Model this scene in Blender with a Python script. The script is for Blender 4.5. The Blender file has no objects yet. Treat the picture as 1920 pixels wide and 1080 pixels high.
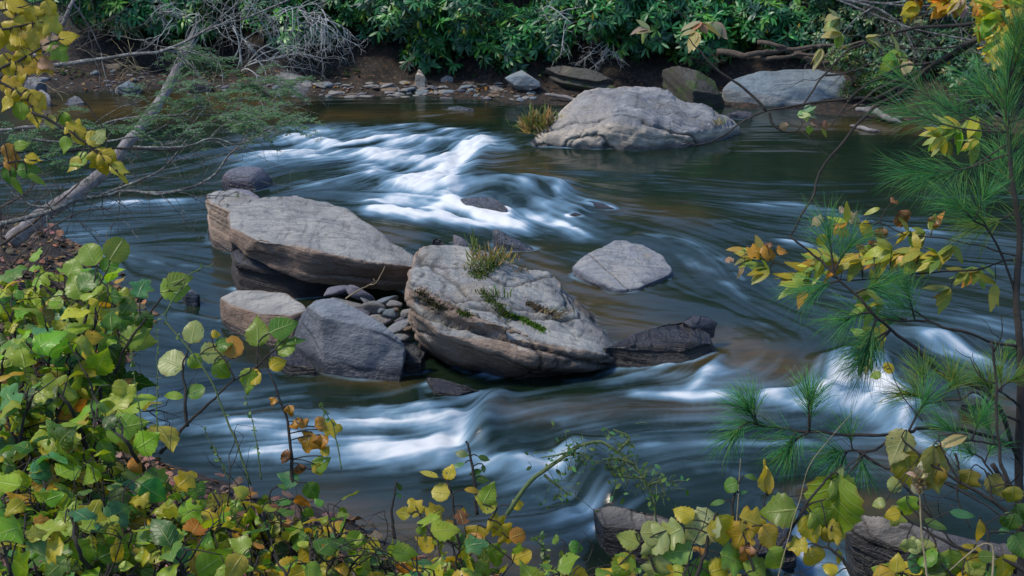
import bpy, bmesh, math, random
import numpy as np
from mathutils import Vector, Matrix

# ------------------------------------------------------------------ camera, light, exposure
SC = bpy.context.scene
CAM_H, PITCH, LENS = 4.0, math.radians(18.0), 49.44
cam_d = bpy.data.cameras.new('camera'); cam = bpy.data.objects.new('camera', cam_d)
SC.collection.objects.link(cam)
cam.location = (0, 0, CAM_H); cam.rotation_euler = (math.radians(90) - PITCH, 0, 0)
cam_d.lens = LENS; cam_d.sensor_width = 36; cam_d.clip_end = 500; cam_d.clip_start = 0.05
SC.camera = cam
SUN_EL, SUN_AZ = math.radians(54), math.radians(-100)      # azimuth from +Y towards +X
w = bpy.data.worlds.new('World'); SC.world = w; w.use_nodes = True
nt = w.node_tree; nt.nodes.clear()
sky = nt.nodes.new('ShaderNodeTexSky'); sky.sky_type = 'NISHITA'; sky.sun_disc = False
sky.sun_elevation = SUN_EL; sky.sun_rotation = SUN_AZ; sky.ozone_density = 5.0; sky.dust_density = 0.3
bg = nt.nodes.new('ShaderNodeBackground'); bg.inputs['Strength'].default_value = 0.14
ow = nt.nodes.new('ShaderNodeOutputWorld')
nt.links.new(sky.outputs[0], bg.inputs[0]); nt.links.new(bg.outputs[0], ow.inputs[0])
sd = bpy.data.lights.new('sun', 'SUN'); sun = bpy.data.objects.new('sun', sd); SC.collection.objects.link(sun)
sd.energy = 2.4; sd.angle = math.radians(12); sd.color = (1.0, 0.9, 0.76)
sdir = Vector((math.sin(SUN_AZ) * math.cos(SUN_EL), math.cos(SUN_AZ) * math.cos(SUN_EL), math.sin(SUN_EL)))
sun.rotation_euler = sdir.to_track_quat('Z', 'Y').to_euler()
SC.view_settings.view_transform = 'Standard'; SC.view_settings.look = 'None'
SC.view_settings.gamma = 1; SC.view_settings.use_curve_mapping = False
SC.view_settings.exposure = 0.65
SC.cycles.max_bounces = 6; SC.cycles.diffuse_bounces = 3; SC.cycles.transmission_bounces = 3
SC.cycles.transparent_max_bounces = 6; SC.cycles.sample_clamp_indirect = 4
rng = np.random.default_rng(11); random.seed(11)

# ------------------------------------------------------------------ placing helpers (photo measured at 1920x1080)
FP = LENS / 36 * 1920
cp, sp_ = math.cos(PITCH), math.sin(PITCH)
def ray(px, py):
    a = (np.asarray(px, float) - 960) / FP; b = (540 - np.asarray(py, float)) / FP
    return np.stack([a, cp + b * sp_, -sp_ + b * cp], -1)
def P(px, py, z=0.0):
    """the place seen at (px, py) at height z"""
    r = ray(px, py); t = (np.asarray(z, float) - CAM_H) / r[..., 2]
    return r * t[..., None] + np.array([0, 0, CAM_H])
def D(px, py, d):
    """the place seen at (px, py) at distance d along the view"""
    r = ray(px, py); return r * np.asarray(d, float)[..., None] + np.array([0, 0, CAM_H])
def to_px(p):
    p = np.asarray(p, float) - np.array([0, 0, CAM_H])
    f = p[..., 1] * cp - p[..., 2] * sp_; u = p[..., 1] * sp_ + p[..., 2] * cp
    return 960 + FP * p[..., 0] / f, 540 - FP * u / f

# ------------------------------------------------------------------ noise
def _h(ix, iy, iz, s):
    n = (ix.astype(np.int64) * 374761393 + iy.astype(np.int64) * 668265263 + iz.astype(np.int64) * 2147483647 + s * 974711) & 0xffffffff
    n = ((n ^ (n >> 13)) * 1274126177) & 0xffffffff
    n = n ^ (n >> 16)
    return (n & 0xffff) / 65535.0
def vnoise(p, s=0):
    p = np.asarray(p, float); i = np.floor(p).astype(np.int64); f = p - i; f = f * f * f * (f * (f * 6 - 15) + 10)
    x, y, z = i[..., 0], i[..., 1], i[..., 2]; fx, fy, fz = f[..., 0], f[..., 1], f[..., 2]
    def L(a, b, t): return a + (b - a) * t
    return L(L(L(_h(x, y, z, s), _h(x+1, y, z, s), fx), L(_h(x, y+1, z, s), _h(x+1, y+1, z, s), fx), fy),
             L(L(_h(x, y, z+1, s), _h(x+1, y, z+1, s), fx), L(_h(x, y+1, z+1, s), _h(x+1, y+1, z+1, s), fx), fy), fz) * 2 - 1
def fbm(p, o=4, s=0, g=0.5):
    a, t, r = 1.0, 0.0, 0; p = np.asarray(p, float)
    for k in range(o):
        r = r + a * vnoise(p * 2.03**k + 17.3 * k, s + k); t += a; a *= g
    return r / t
def sstep(a, b, x):
    t = np.clip((x - a) / (b - a), 0, 1); return t * t * (3 - 2 * t)

# ------------------------------------------------------------------ objects
COL = SC.collection
def tag(o, label=None, cat=None, group=None, kind=None):
    if label: o['label'] = label
    if cat: o['category'] = cat
    if group: o['group'] = group
    if kind: o['kind'] = kind
    return o
def empty(name, loc, label, cat, group=None):
    o = bpy.data.objects.new(name, None); COL.objects.link(o); o.location = tuple(float(v) for v in loc)
    o.empty_display_size = 0.1
    return tag(o, label, cat, group)
def link_obj(name, me, mat, parent=None):
    o = bpy.data.objects.new(name, me); COL.objects.link(o)
    if mat is not None and not me.materials: me.materials.append(mat)
    if parent is not None:
        o.parent = parent
        o.matrix_parent_inverse = Matrix.Translation(-parent.location)
    return o
class MB:
    """collects vertices, faces and two vertex attributes, builds ONE mesh"""
    def __init__(s): s.v, s.f, s.c, s.u, s.n = [], [], [], [], 0
    def add(s, v, faces, col=(0.5, 0.5, 0.5), uv=None):
        v = np.asarray(v, float).reshape(-1, 3); k = len(v)
        for f in faces:
            f = np.asarray(f, np.int64)
            if len(f): s.f.append(f + s.n)
        c = np.asarray(col, float)
        if c.ndim == 1: c = np.tile(c, (k, 1))
        s.v.append(v); s.c.append(c[:, :3]); s.u.append(np.zeros((k, 3)) if uv is None else np.asarray(uv, float)); s.n += k
    def mesh(s, name, smooth=True):
        v = np.concatenate(s.v); me = bpy.data.meshes.new(name)
        me.vertices.add(len(v)); me.vertices.foreach_set('co', v.astype(np.float32).ravel())
        tot = np.concatenate([np.full(len(f), f.shape[1]) for f in s.f]); li = np.concatenate([f.ravel() for f in s.f])
        me.loops.add(len(li)); me.loops.foreach_set('vertex_index', li.astype(np.int32))
        me.polygons.add(len(tot)); st = np.concatenate([[0], np.cumsum(tot)[:-1]])
        me.polygons.foreach_set('loop_start', st.astype(np.int32)); me.polygons.foreach_set('loop_total', tot.astype(np.int32))
        me.polygons.foreach_set('use_smooth', np.full(len(tot), smooth))
        a = me.attributes.new('tint', 'FLOAT_VECTOR', 'POINT'); a.data.foreach_set('vector', np.concatenate(s.c).astype(np.float32).ravel())
        a = me.attributes.new('luv', 'FLOAT_VECTOR', 'POINT'); a.data.foreach_set('vector', np.concatenate(s.u).astype(np.float32).ravel())
        me.update(calc_edges=True); return me
    def build(s, name, mat, parent=None, smooth=True):
        return link_obj(name, s.mesh(name, smooth), mat, parent) if s.n else None
def tube(mb, pts, rad, seg=6, col=(0.1, 0.08, 0.06), jit=0.0):
    pts = np.asarray(pts, float); n = len(pts); rad = np.broadcast_to(np.asarray(rad, float), (n,))
    t = np.gradient(pts, axis=0); t /= np.linalg.norm(t, axis=1)[:, None] + 1e-9
    ref = np.array([0.0, 0, 1]) if abs(t[0, 2]) < 0.9 else np.array([1.0, 0, 0])
    a = np.cross(t, ref); a /= np.linalg.norm(a, axis=1)[:, None] + 1e-9
    for i in range(1, n):
        if a[i] @ a[i-1] < 0: a[i] = -a[i]
    b = np.cross(t, a); th = np.linspace(0, 2 * np.pi, seg, endpoint=False)
    r = rad[:, None] * (1 + (jit * rng.uniform(-1, 1, (n, seg)) if jit else 0))
    v = pts[:, None] + r[..., None] * (np.cos(th)[None, :, None] * a[:, None] + np.sin(th)[None, :, None] * b[:, None])
    v = v.reshape(-1, 3); i = np.arange(n - 1)[:, None] * seg; j = np.arange(seg)[None]; k = (j + 1) % seg
    q = np.stack([i + j, i + k, i + seg + k, i + seg + j], -1).reshape(-1, 4)
    caps = np.array([list(range(seg))[::-1], [(n - 1) * seg + x for x in range(seg)]])
    L = np.concatenate([[0], np.cumsum(np.linalg.norm(np.diff(pts, axis=0), axis=1))])
    uv = np.stack([np.repeat(L, seg), np.tile(th / 6.283, n), np.zeros(n * seg)], -1)
    mb.add(v, [q, caps], col, uv)
def tie(mb, sts, r):
    """stems that start away from the first one spring from the same foot"""
    a = D(*sts[0][0])
    for st in sts[1:]:
        b = D(*st[0]); ds = [np.linalg.norm(D(*q) - b) for s in sts if s is not st for q in s]
        dn = min(np.linalg.norm(curve([D(*q) for q in s], 24) - b, axis=1).min() for s in sts if s is not st)
        if dn > .012: tube(mb, curve([a, (a + b) / 2 - np.array([0, 0, .03]), b], 8), r, 5)
def curve(pts, n=16, wob=0.0, seed=0):
    """Catmull-Rom through the points, with an optional wobble"""
    p = np.asarray(pts, float)
    if len(p) == 2: p = np.stack([p[0], (p[0] + p[1]) / 2, p[1]])
    q = np.concatenate([[2 * p[0] - p[1]], p, [2 * p[-1] - p[-2]]]); out = []
    m = max(2, int(math.ceil(n / (len(p) - 1))))
    for i in range(len(p) - 1):
        t = np.linspace(0, 1, m, endpoint=False)[:, None]; a, b, c, d = q[i:i+4]
        out.append(0.5 * ((2*b) + (-a + c)*t + (2*a - 5*b + 4*c - d)*t*t + (-a + 3*b - 3*c + d)*t**3))
    out = np.concatenate(out + [p[-1:]])
    if wob:
        L = np.linalg.norm(out[-1] - out[0]) * wob; s = np.linspace(0, 9, len(out)) + seed * 7.7; o = np.zeros_like(s)
        nz = np.stack([fbm(np.stack([s, o + 3.3 * k + seed, o], -1), 3) for k in range(3)], -1)
        nz -= nz[:1]; out = out + nz * L
    return out

# ------------------------------------------------------------------ node helpers
class N:
    def __init__(s, name):
        s.m = bpy.data.materials.new(name); s.m.use_nodes = True; s.t = s.m.node_tree; s.t.nodes.clear()
        s.out = s.t.nodes.new('ShaderNodeOutputMaterial')
    def new(s, ty, **k):
        n = s.t.nodes.new(ty)
        for a, b in k.items(): setattr(n, a, b)
        return n
    def set(s, sock, v):
        if isinstance(v, bpy.types.NodeSocket): s.t.links.new(v, sock)
        elif isinstance(v, (tuple, list)) and sock.type == 'RGBA' and len(v) == 3: sock.default_value = (*v, 1)
        else: sock.default_value = v
    def attr(s, name, o='Vector'): n = s.new('ShaderNodeAttribute'); n.attribute_name = name; return n.outputs[o]
    def math(s, op, a, b=0.0, c=0.0, clamp=False):
        n = s.new('ShaderNodeMath', operation=op, use_clamp=clamp)
        for i, v in enumerate((a, b, c)): s.set(n.inputs[i], v)
        return n.outputs[0]
    def mix(s, f, a, b, mode='MIX'):
        n = s.new('ShaderNodeMix', data_type='RGBA', blend_type=mode); s.set(n.inputs[0], f); s.set(n.inputs[6], a); s.set(n.inputs[7], b); return n.outputs[2]
    def noise(s, vec, scale, det=4, rough=0.55, dist=0.0, o=0):
        n = s.new('ShaderNodeTexNoise'); s.set(n.inputs['Vector'], vec); n.inputs['Scale'].default_value = scale
        n.inputs['Detail'].default_value = det; n.inputs['Roughness'].default_value = rough; n.inputs['Distortion'].default_value = dist
        return n.outputs[o]
    def ramp(s, f, a, b, lo=0.0, hi=1.0, smooth=True):
        n = s.new('ShaderNodeMapRange'); n.interpolation_type = 'SMOOTHSTEP' if smooth else 'LINEAR'; s.set(n.inputs[0], f)
        for i, v in zip((1, 2, 3, 4), (a, b, lo, hi)): n.inputs[i].default_value = v
        return n.outputs[0]
    def mapping(s, vec, scale=(1, 1, 1), rot=(0, 0, 0)):
        n = s.new('ShaderNodeMapping'); s.set(n.inputs[0], vec); n.inputs['Scale'].default_value = scale; n.inputs['Rotation'].default_value = rot; return n.outputs[0]
    def sep(s, v): return s.new('ShaderNodeSeparateXYZ'), v
    def xyz(s, v):
        n = s.new('ShaderNodeSeparateXYZ'); s.set(n.inputs[0], v); return n.outputs
    def geo(s, o): return s.new('ShaderNodeNewGeometry').outputs[o]
    def bump(s, h, st, dist): n = s.new('ShaderNodeBump'); s.set(n.inputs['Height'], h); s.set(n.inputs['Strength'], st); n.inputs['Distance'].default_value = dist; return n
    def bsdf(s, **k):
        n = s.new('ShaderNodeBsdfPrincipled')
        for a, b in k.items(): s.set(n.inputs[a.replace('_', ' ')], b)
        return n
    def done(s, sh): s.t.links.new(sh, s.out.inputs[0]); return s.m
# ------------------------------------------------------------------ the river: level, flow, foam
GX = np.arange(-9.4, 9.41, 0.02); GY = np.arange(5.4, 23.01, 0.02)
XX, YY = np.meshgrid(GX, GY); NYg, NXg = XX.shape
def gblur(a, s):
    """gaussian blur, s in metres"""
    p = int(max(4, 3 * s / 0.02)); b = np.pad(a, p, mode='edge')
    fy = np.fft.fftfreq(b.shape[0])[:, None]; fx = np.fft.rfftfreq(b.shape[1])[None]
    k = np.exp(-2 * np.pi**2 * (fx**2 + fy**2) * (s / 0.02)**2)
    return np.fft.irfft2(np.fft.rfft2(b) * k, b.shape)[p:-p, p:-p]
def samp(a, x, y):
    fx = np.clip((np.asarray(x) - GX[0]) / 0.02, 0, NXg - 1.001); fy = np.clip((np.asarray(y) - GY[0]) / 0.02, 0, NYg - 1.001)
    i = fx.astype(int); j = fy.astype(int); fx = fx - i; fy = fy - j
    return (a[j, i] * (1-fx) + a[j, i+1] * fx) * (1-fy) + (a[j+1, i] * (1-fx) + a[j+1, i+1] * fx) * fy
LEV = [(1100,300,.14),(1300,320,.14),(1500,330,.14),(1750,300,.14),(950,300,.14),(905,297,.13),(1600,400,.13),(1300,400,.12),(1150,370,.11),(1200,430,.1),
 (900,335,.15),(960,340,.15),(1020,350,.12),(870,360,.1),(930,380,.08),(700,222,.12),(850,235,.13),(500,215,.08),(300,220,.03),(60,220,.03),(860,305,.02),(790,325,.0),(650,330,0),(550,280,.03),
 (600,380,-.02),(760,390,0),(880,415,0),(960,440,.0),(1080,450,.03),(1150,600,.06),(1300,560,.07),(1050,490,.04),(1400,500,.09),(1450,640,.07),
 (1600,600,.07),(1600,655,.07),(1800,560,.1),(1900,450,.12),(1560,670,.05),(1610,745,-.08),(1450,775,-.08),(1330,700,.05),(1280,755,-.06),(1720,625,.1),(1850,720,0),(1750,800,-.05),
 (1200,770,-.06),(1020,750,-.05),(930,760,-.06),(905,790,-.07),(850,825,-.19),(700,790,-.18),(500,790,-.18),(960,830,-.1),(1100,830,-.08),(1300,860,-.08),(1500,860,-.09),(1020,880,-.2),(1120,890,-.1),
 (1070,960,-.22),(900,900,-.2),(700,900,-.2),(400,900,-.2),(1250,910,-.1),(1700,900,-.1),(1440,950,-.12),(1520,990,-.25),(1540,1080,-.42),(1200,1060,-.26),(300,400,-.03),(400,450,-.04),(250,500,-.05),(150,450,-.05),
 (300,600,-.08),(400,650,-.1),(350,740,-.14),(680,560,-.02),(600,700,-.13),(850,720,-.1)]
lp = np.array([P(a, b, c) for a, b, c in LEV]); lz = np.array([c for _, _, c in LEV])
num = np.zeros_like(XX); den = np.zeros_like(XX)
for q, z in zip(lp, lz):
    d = 1 / ((XX - q[0])**2 + ((YY - q[1]) * 0.75)**2 + 0.01)**1.9; num += d * z; den += d
WZ = gblur(num / den, 0.06)
def PW(px, py, dz=0.0):
    z = np.zeros_like(np.asarray(px, float))
    for _ in range(9):
        q = P(px, py, z + dz); z = 0.5 * z + 0.5 * samp(WZ, q[..., 0], q[..., 1])
    return P(px, py, z + dz)
FLOW = [(1850,280,-1,0),(1400,300,-1,.03),(1100,300,-1,.02),(1650,380,-1,.06),(1300,350,-1,-.05),(1500,430,1,.12),(1150,350,1,.1),(930,300,-1,.15),(850,300,-1,.5),(760,340,-1,.35),(600,290,-1,.1),(450,330,-.9,.3),(300,400,-1,.04),(200,450,-1,.1),
 (130,520,-.5,.6),(250,600,-.9,-.25),(350,500,-1,-.2),(300,680,-1,-.1),(880,340,1,-.3),(960,335,1,.12),(1030,360,1,.6),(960,390,.7,.6),(1070,430,.8,.5),(800,390,1,.2),(700,380,1,.1),(920,420,1,.25),(1150,390,1,.15),(1300,440,1,.35),(1300,500,.5,.9),(1060,480,1,.3),
 (1100,560,1,.25),(1230,580,1,.1),(1370,530,.7,.6),(1400,480,.8,.4),(1450,600,.9,.35),(1600,560,1,.22),(1800,560,1,.2),(1750,480,1,.1),(1850,660,1,.4),(1560,690,-.2,1),(1620,690,.2,1),(1600,770,-.8,.4),(1450,750,-1,.1),(1300,735,-1,.05),(1330,690,-.6,.7),(1100,740,-1,.08),(960,755,-1,.3),
 (900,790,-.75,.75),(940,830,-1,.45),(1020,820,-1,.3),(1200,810,-1,.08),(1400,840,-1,-.03),(1600,860,-1,-.1),(1750,700,1,.4),(1800,850,1,.6),(1300,920,-1,.15),(1130,900,-.8,.7),(1080,930,-.7,.6),(800,790,-1,.05),(600,790,-1,-.12),(400,760,-1,.2),(250,780,-1,.4),(500,850,-1,.02),(700,900,-1,.03),(900,950,-1,.1),(1000,1010,-1,.2),(1500,1000,.1,1),(1520,1060,.2,1),(500,700,-1,.15),(650,440,1,.15),(600,200,-1,.02),(200,200,-1,.02)]
c2 = np.zeros_like(XX); s2 = np.zeros_like(XX); den = np.zeros_like(XX)
for a, b, dx, dy in FLOW:
    q = PW(a, b); r = PW(a + dx * 8, b + dy * 8); th = 2 * math.atan2(r[1] - q[1], r[0] - q[0])
    d = 1 / ((XX - q[0])**2 + (YY - q[1])**2 + 0.04)**1.6
    c2 += d * math.cos(th); s2 += d * math.sin(th); den += d
c2 = gblur(c2 / den, 0.12); s2 = gblur(s2 / den, 0.12)
ang = 0.5 * np.arctan2(s2, c2)
# the stream lines swirl a little
g3 = np.stack([XX, YY, XX * 0], -1)
ang = ang + 0.22 * fbm(g3 * [0.9, 0.9, 1], 3, 5)
FU, FV = np.cos(ang), np.sin(ang)
def lic(src, steps, dl):
    acc = src.copy()
    for sg in (1, -1):
        x, y = XX.copy(), YY.copy(); du, dv = FU * sg, FV * sg
        for k in range(steps):
            x = x + du * dl; y = y + dv * dl
            u = samp(FU, x, y); v = samp(FV, x, y); s = np.sign(u * du + v * dv); s[s == 0] = 1
            n = np.sqrt(u * u + v * v) + 1e-6; du, dv = u / n * s, v / n * s
            acc += samp(src, x, y)
    acc = acc - gblur(acc, 0.6)
    return acc / (acc.std() + 1e-9)
r_ = np.random.default_rng(3)
l_fine = lic(gblur(r_.normal(size=XX.shape), 0.012), 14, 0.03)
l_mid = lic(gblur(r_.normal(size=XX.shape), 0.03), 16, 0.05)
l_big = lic(gblur(r_.normal(size=XX.shape), 0.09), 10, 0.09)
STREAK = 0.45 * l_fine + 0.5 * l_mid + 0.45 * l_big
# foam, measured along the rapids
def stroke(field, pts, wpx, val, soft=1.0):
    pts = np.array(pts, float); q = np.concatenate([np.linspace(pts[i], pts[i+1], max(3, int(2.5 * np.linalg.norm(pts[i+1] - pts[i]) / wpx)), endpoint=False) for i in range(len(pts)-1)] + [pts[-1:]])
    c = PW(q[:, 0], q[:, 1]); wy = np.abs(PW(q[:, 0], q[:, 1] + wpx / 2) - PW(q[:, 0], q[:, 1] - wpx / 2))[:, 1]
    wx = wpx * 2.0 / FP * np.hypot(c[:, 1], CAM_H)
    for a, sx, sy in zip(c, wx / 2, wy / 2):
        x0, x1 = np.searchsorted(GX, [a[0] - 3*sx, a[0] + 3*sx]); y0, y1 = np.searchsorted(GY, [a[1] - 3*sy, a[1] + 3*sy])
        if x1 <= x0 or y1 <= y0: continue
        d = ((XX[y0:y1, x0:x1] - a[0]) / sx)**2 + ((YY[y0:y1, x0:x1] - a[1]) / sy)**2
        field[y0:y1, x0:x1] = np.maximum(field[y0:y1, x0:x1], val * np.exp(-d * 0.8))
FOAM = np.zeros_like(XX)
for pts, wd, v in [
 ([(905,268),(880,275),(865,300),(845,322),(800,342),(760,345)],30,1.0),([(700,262),(780,262),(860,268),(905,280)],16,.75),([(700,290),(780,300),(850,305)],34,.8),([(690,310),(740,350),(820,365)],26,.7),
 ([(540,262),(600,268),(655,274),(700,262)],13,.95),([(495,292),(545,288),(600,292)],18,.7),([(510,250),(600,245),(760,252)],16,.45),([(480,305),(560,285),(700,290)],30,.45),([(640,240),(780,236),(900,252),(960,278)],12,.5),([(905,283),(935,281),(965,281)],5,.7),
 ([(690,378),(760,378),(820,392),(870,415)],16,.8),([(700,398),(790,405),(860,418),(950,425)],18,.9),([(840,350),(850,380),(875,400),(930,412),(965,425)],26,.95),([(930,418),(968,430)],22,1.0),([(600,380),(700,372)],10,.35),([(560,350),(640,330)],22,.3),
 ([(975,348),(1020,342),(1052,342),(1050,372)],14,.75),([(880,340),(930,338),(1000,352)],10,.35),([(985,405),(1030,412),(1070,432),(1095,447)],14,.7),([(950,400),(1000,392),(1050,385),(1085,395)],14,.55),([(1000,435),(1060,440)],10,.4),([(1090,372),(1140,388),(1165,395)],6,.5),
 ([(200,388),(290,382),(380,380)],9,.6),([(290,400),(380,402)],6,.3),([(240,480),(300,492),(390,508)],5,.5),([(120,440),(200,436)],14,.5),([(140,475),(190,500)],16,.5),([(400,438),(425,442)],9,.5),([(270,505),(350,510)],6,.3),([(200,560),(240,590)],10,.35),([(330,590),(420,600)],8,.3),
 ([(1200,440),(1290,455),(1370,500),(1420,560)],8,.4),([(1270,480),(1350,520),(1400,560)],7,.4),([(1380,510),(1420,545)],7,.35),([(1400,385),(1480,380),(1560,395)],9,.4),([(1340,410),(1450,420)],9,.25),([(1430,455),(1500,455),(1540,470)],8,.55),([(1580,400),(1700,430),(1760,440)],10,.45),([(1600,480),(1740,500),(1900,500)],12,.3),([(1740,560),(1850,600),(1900,640)],14,.35),([(1500,560),(1650,560)],12,.2),
 ([(1400,590),(1450,620),(1440,640)],10,.3),([(1300,610),(1400,600)],8,.2),
 ([(1540,735),(1560,706),(1600,698),(1645,715),(1680,755)],34,1.0),([(1550,750),(1620,770),(1700,785)],34,.95),([(1440,738),(1490,735),(1540,735)],13,.8),([(1370,750),(1440,748),(1520,765)],14,.7),([(1560,672),(1650,668)],20,.45),([(1728,645),(1760,632),(1800,655),(1840,675)],14,.75),([(1760,660),(1880,690)],14,.5),
 ([(1190,742),(1280,746),(1330,742),(1370,752)],14,.9),([(1290,735),(1315,712),(1345,690)],12,.85),([(1180,705),(1260,706),(1310,700)],10,.5),([(1060,712),(1150,722),(1230,730)],10,.35),([(1730,830),(1780,840),(1850,890),(1910,900)],20,.6),([(1790,760),(1830,740)],14,.5),
 ([(905,745),(880,765),(868,790),(858,815)],18,.6),([(850,775),(865,800),(850,828),(820,835)],26,1.0),([(700,765),(780,760),(840,775)],14,.7),([(640,805),(740,790),(830,800)],32,.78),([(440,800),(520,810),(620,832),(720,838),(830,848)],32,.7),([(480,850),(640,858),(780,860)],24,.65),([(560,770),(660,765),(740,772)],16,.5),
 ([(830,862),(920,862),(1000,855),(1050,848)],18,.95),([(860,880),(980,880),(1040,870)],26,.85),([(1020,890),(1050,915),(1080,935),(1110,950)],18,.85),([(1000,930),(1060,960)],18,.5),([(1040,970),(1120,965)],14,.45),([(380,740),(520,745),(660,755)],16,.3),([(230,760),(300,800),(300,840)],22,.5),([(600,870),(760,885)],12,.4),
 ([(960,770),(1060,790),(1200,780)],14,.28),([(1000,810),(1200,800),(1400,800)],18,.3),([(1200,830),(1500,830),(1700,870)],18,.25),([(1300,880),(1600,900)],12,.25),([(1150,1000),(1180,1060)],14,.35),([(960,1000),(1060,990)],12,.3),
 ([(1490,990),(1500,1020),(1530,1060)],24,.6),([(1500,1045),(1540,1075),(1600,1080)],26,.9),([(795,690),(810,720)],7,.7),([(700,560),(690,575)],4,.2),([(1420,210),(1500,220)],5,.2),([(800,218),(850,222)],6,.4)]:
    stroke(FOAM, pts, wd, v)
WASH = np.zeros_like(XX)                                           # thin broken foam, streaked out by the current
for pts, wd, v in [([(500,275),(700,290),(880,300)],70,.55),([(700,350),(850,380),(980,400)],60,.5),([(900,350),(1060,380),(1080,430)],40,.4),([(560,360),(700,380)],40,.25),
   ([(420,780),(640,800),(850,790)],75,.55),([(450,850),(700,850),(1000,860)],60,.5),([(230,740),(300,790)],70,.4),([(350,740),(700,740)],40,.3),([(960,750),(1100,790),(1300,790),(1500,800)],60,.34),
   ([(1050,830),(1300,850),(1600,870)],70,.3),([(1150,705),(1350,720)],40,.4),([(1400,740),(1600,740),(1700,800)],80,.55),([(1720,640),(1850,700)],60,.35),([(1650,820),(1900,880)],80,.45),
   ([(1250,450),(1400,520),(1500,620)],50,.22),([(1400,390),(1600,440),(1880,460)],60,.25),([(1500,520),(1700,580),(1900,620)],60,.28),([(120,440),(200,480),(160,520)],60,.35),([(200,385),(380,395)],24,.32),([(240,480),(400,520)],50,.2),
   ([(320,600),(420,680)],50,.22),([(1000,930),(1130,950)],60,.4),([(1100,980),(1350,960)],70,.25),([(900,970),(1050,1010)],60,.2),([(1180,1010),(1160,1070)],60,.3),([(1500,1000),(1540,1080)],60,.5)]:
    stroke(WASH, pts, wd, v)
def smear(a, steps, dl):
    acc = a.copy(); n = 1
    for sg in (1, -1):
        x, y = XX.copy(), YY.copy(); du, dv = FU * sg, FV * sg
        for k in range(steps):
            x = x + du * dl; y = y + dv * dl
            u = samp(FU, x, y); v = samp(FV, x, y); q = np.sign(u * du + v * dv); q[q == 0] = 1
            du, dv = u * q, v * q; acc += samp(a, x, y); n += 1
    return acc / n
nz = fbm(g3 * [2.2, 2.2, 1], 4, 9)
FS = 0.45 * gblur(FOAM, 0.03) + 0.75 * smear(gblur(FOAM, 0.03), 6, 0.05)
WS = gblur(WASH, 0.15)
BILL = gblur(lic(gblur(r_.normal(size=XX.shape), .035), 3, .03), .01) * .75 + fbm(g3 * [5, 5, 1], 4, 61) * 1.4
A1 = np.clip(FS + .30 * (nz + 0.15) * FS, 0, 1.2)
FA = sstep(0.08, 1.27, A1 + .20 * (.85 * STREAK + 1.0 * BILL) * np.sqrt(np.clip(A1, 0, 1)) * (1.35 - np.clip(A1, 0, 1)))
FA = np.clip(FA + WS * np.clip(.42 + .30 * STREAK + .35 * nz, 0, 1) * (1 - FA), 0, 1)
WILD = gblur(np.clip(FOAM + WASH, 0, 1), 0.2)                     # how broken the water is here
FA = np.clip(FA + 0.05 * sstep(0.9, 2.6, STREAK) * (0.02 + WILD), 0, 1)
BOIL = fbm(g3 * [5, 5, 1], 3, 21)
ZW = WZ + (.0018 + 0.013 * WILD) * l_big + (0.0007 + 0.0055 * WILD) * l_mid + 0.0010 * l_fine * (0.1 + WILD) + .0022 * fbm(g3 * [2.4, 5, 1], 3, 51) \
     + gblur(FOAM, 0.09)**2 * (0.09 + 0.05 * BOIL) + 0.012 * fbm(g3 * [0.7, 1.1, 1], 3, 33)
UPB = np.zeros_like(XX); DNB = np.zeros_like(XX)                    # smooth swell over each sunken ledge, hollow behind it
for pts, wd, v in [([(912,284),(900,300),(892,322)],16,.7),([(845,347),(900,331),(980,340),(1045,352)],16,1.0),([(960,372),(1040,382),(1080,395)],14,.6),([(935,745),(912,775),(905,812)],24,1.0),([(1075,835),(1120,885),(1150,935)],26,.9),([(1545,682),(1600,668),(1662,682)],22,1.0),([(1345,672),(1322,700)],16,.7),([(1490,962),(1560,968)],24,1.0),([(1720,628),(1800,636)],18,.7),([(1560,752),(1600,748)],24,.9),([(1640,762),(1680,780)],24,.9),([(1440,742),(1500,742)],16,.6),([(520,262),(600,266)],10,.5),([(620,282),(700,290)],12,.5),([(1720,640),(1760,636)],16,.6),([(1200,445),(1290,460),(1340,500)],16,.4),([(200,378),(380,372)],12,.4)]: stroke(UPB, pts, wd, v)
for pts, wd, v in [([(866,292),(850,325)],14,.8),([(860,362),(930,378)],12,.8),([(985,405),(1070,425)],12,.6),([(880,762),(866,800),(856,832)],20,1.0),([(1035,865),(1075,920),(1105,955)],20,.9),([(1560,712),(1610,705),(1660,722)],16,1.0),([(1290,728),(1340,720)],12,.6),([(1510,1000),(1560,1005)],20,1.0),([(1740,652),(1820,668)],14,.6),([(1590,775),(1640,790)],14,.6),([(530,280),(640,276)],9,.5)]: stroke(DNB, pts, wd, v)
ZW = ZW + .075 * gblur(UPB, .03) - .06 * gblur(DNB, .03) + .022 * BILL / 2.5 * gblur(FOAM, .05)
# body colour: green in the deep pools, brown over the shallow stones
BR = np.zeros_like(XX)
for pts, wd, v in [([(1050,560),(1200,620),(1400,680)],90,.9),([(1350,640),(1500,700)],60,.8),([(560,425),(760,445)],30,.9),([(930,300),(1000,320)],40,.7),([(100,210),(400,190),(520,200)],50,1),([(1750,240),(1500,235)],24,.8),
   ([(950,770),(1200,765),(1400,770)],40,.6),([(620,700),(750,720)],30,.6),([(800,1040),(1000,1060),(600,960)],80,.9),([(1700,860),(1900,760)],70,.7),([(1080,560),(1000,480)],36,.7),([(1700,960),(1500,930)],40,.8),([(620,560),(700,590)],30,.6),([(620,215),(900,215)],22,.7),([(1180,390),(1300,400)],40,.5)]:
    stroke(BR, pts, wd, v)
BR = np.clip(.78 * BR * (1 + 0.5 * fbm(g3 * [1.4, 2.2, 1], 4, 77) + 0.08 * STREAK) + 0.12 * nz, 0, 1)

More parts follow.
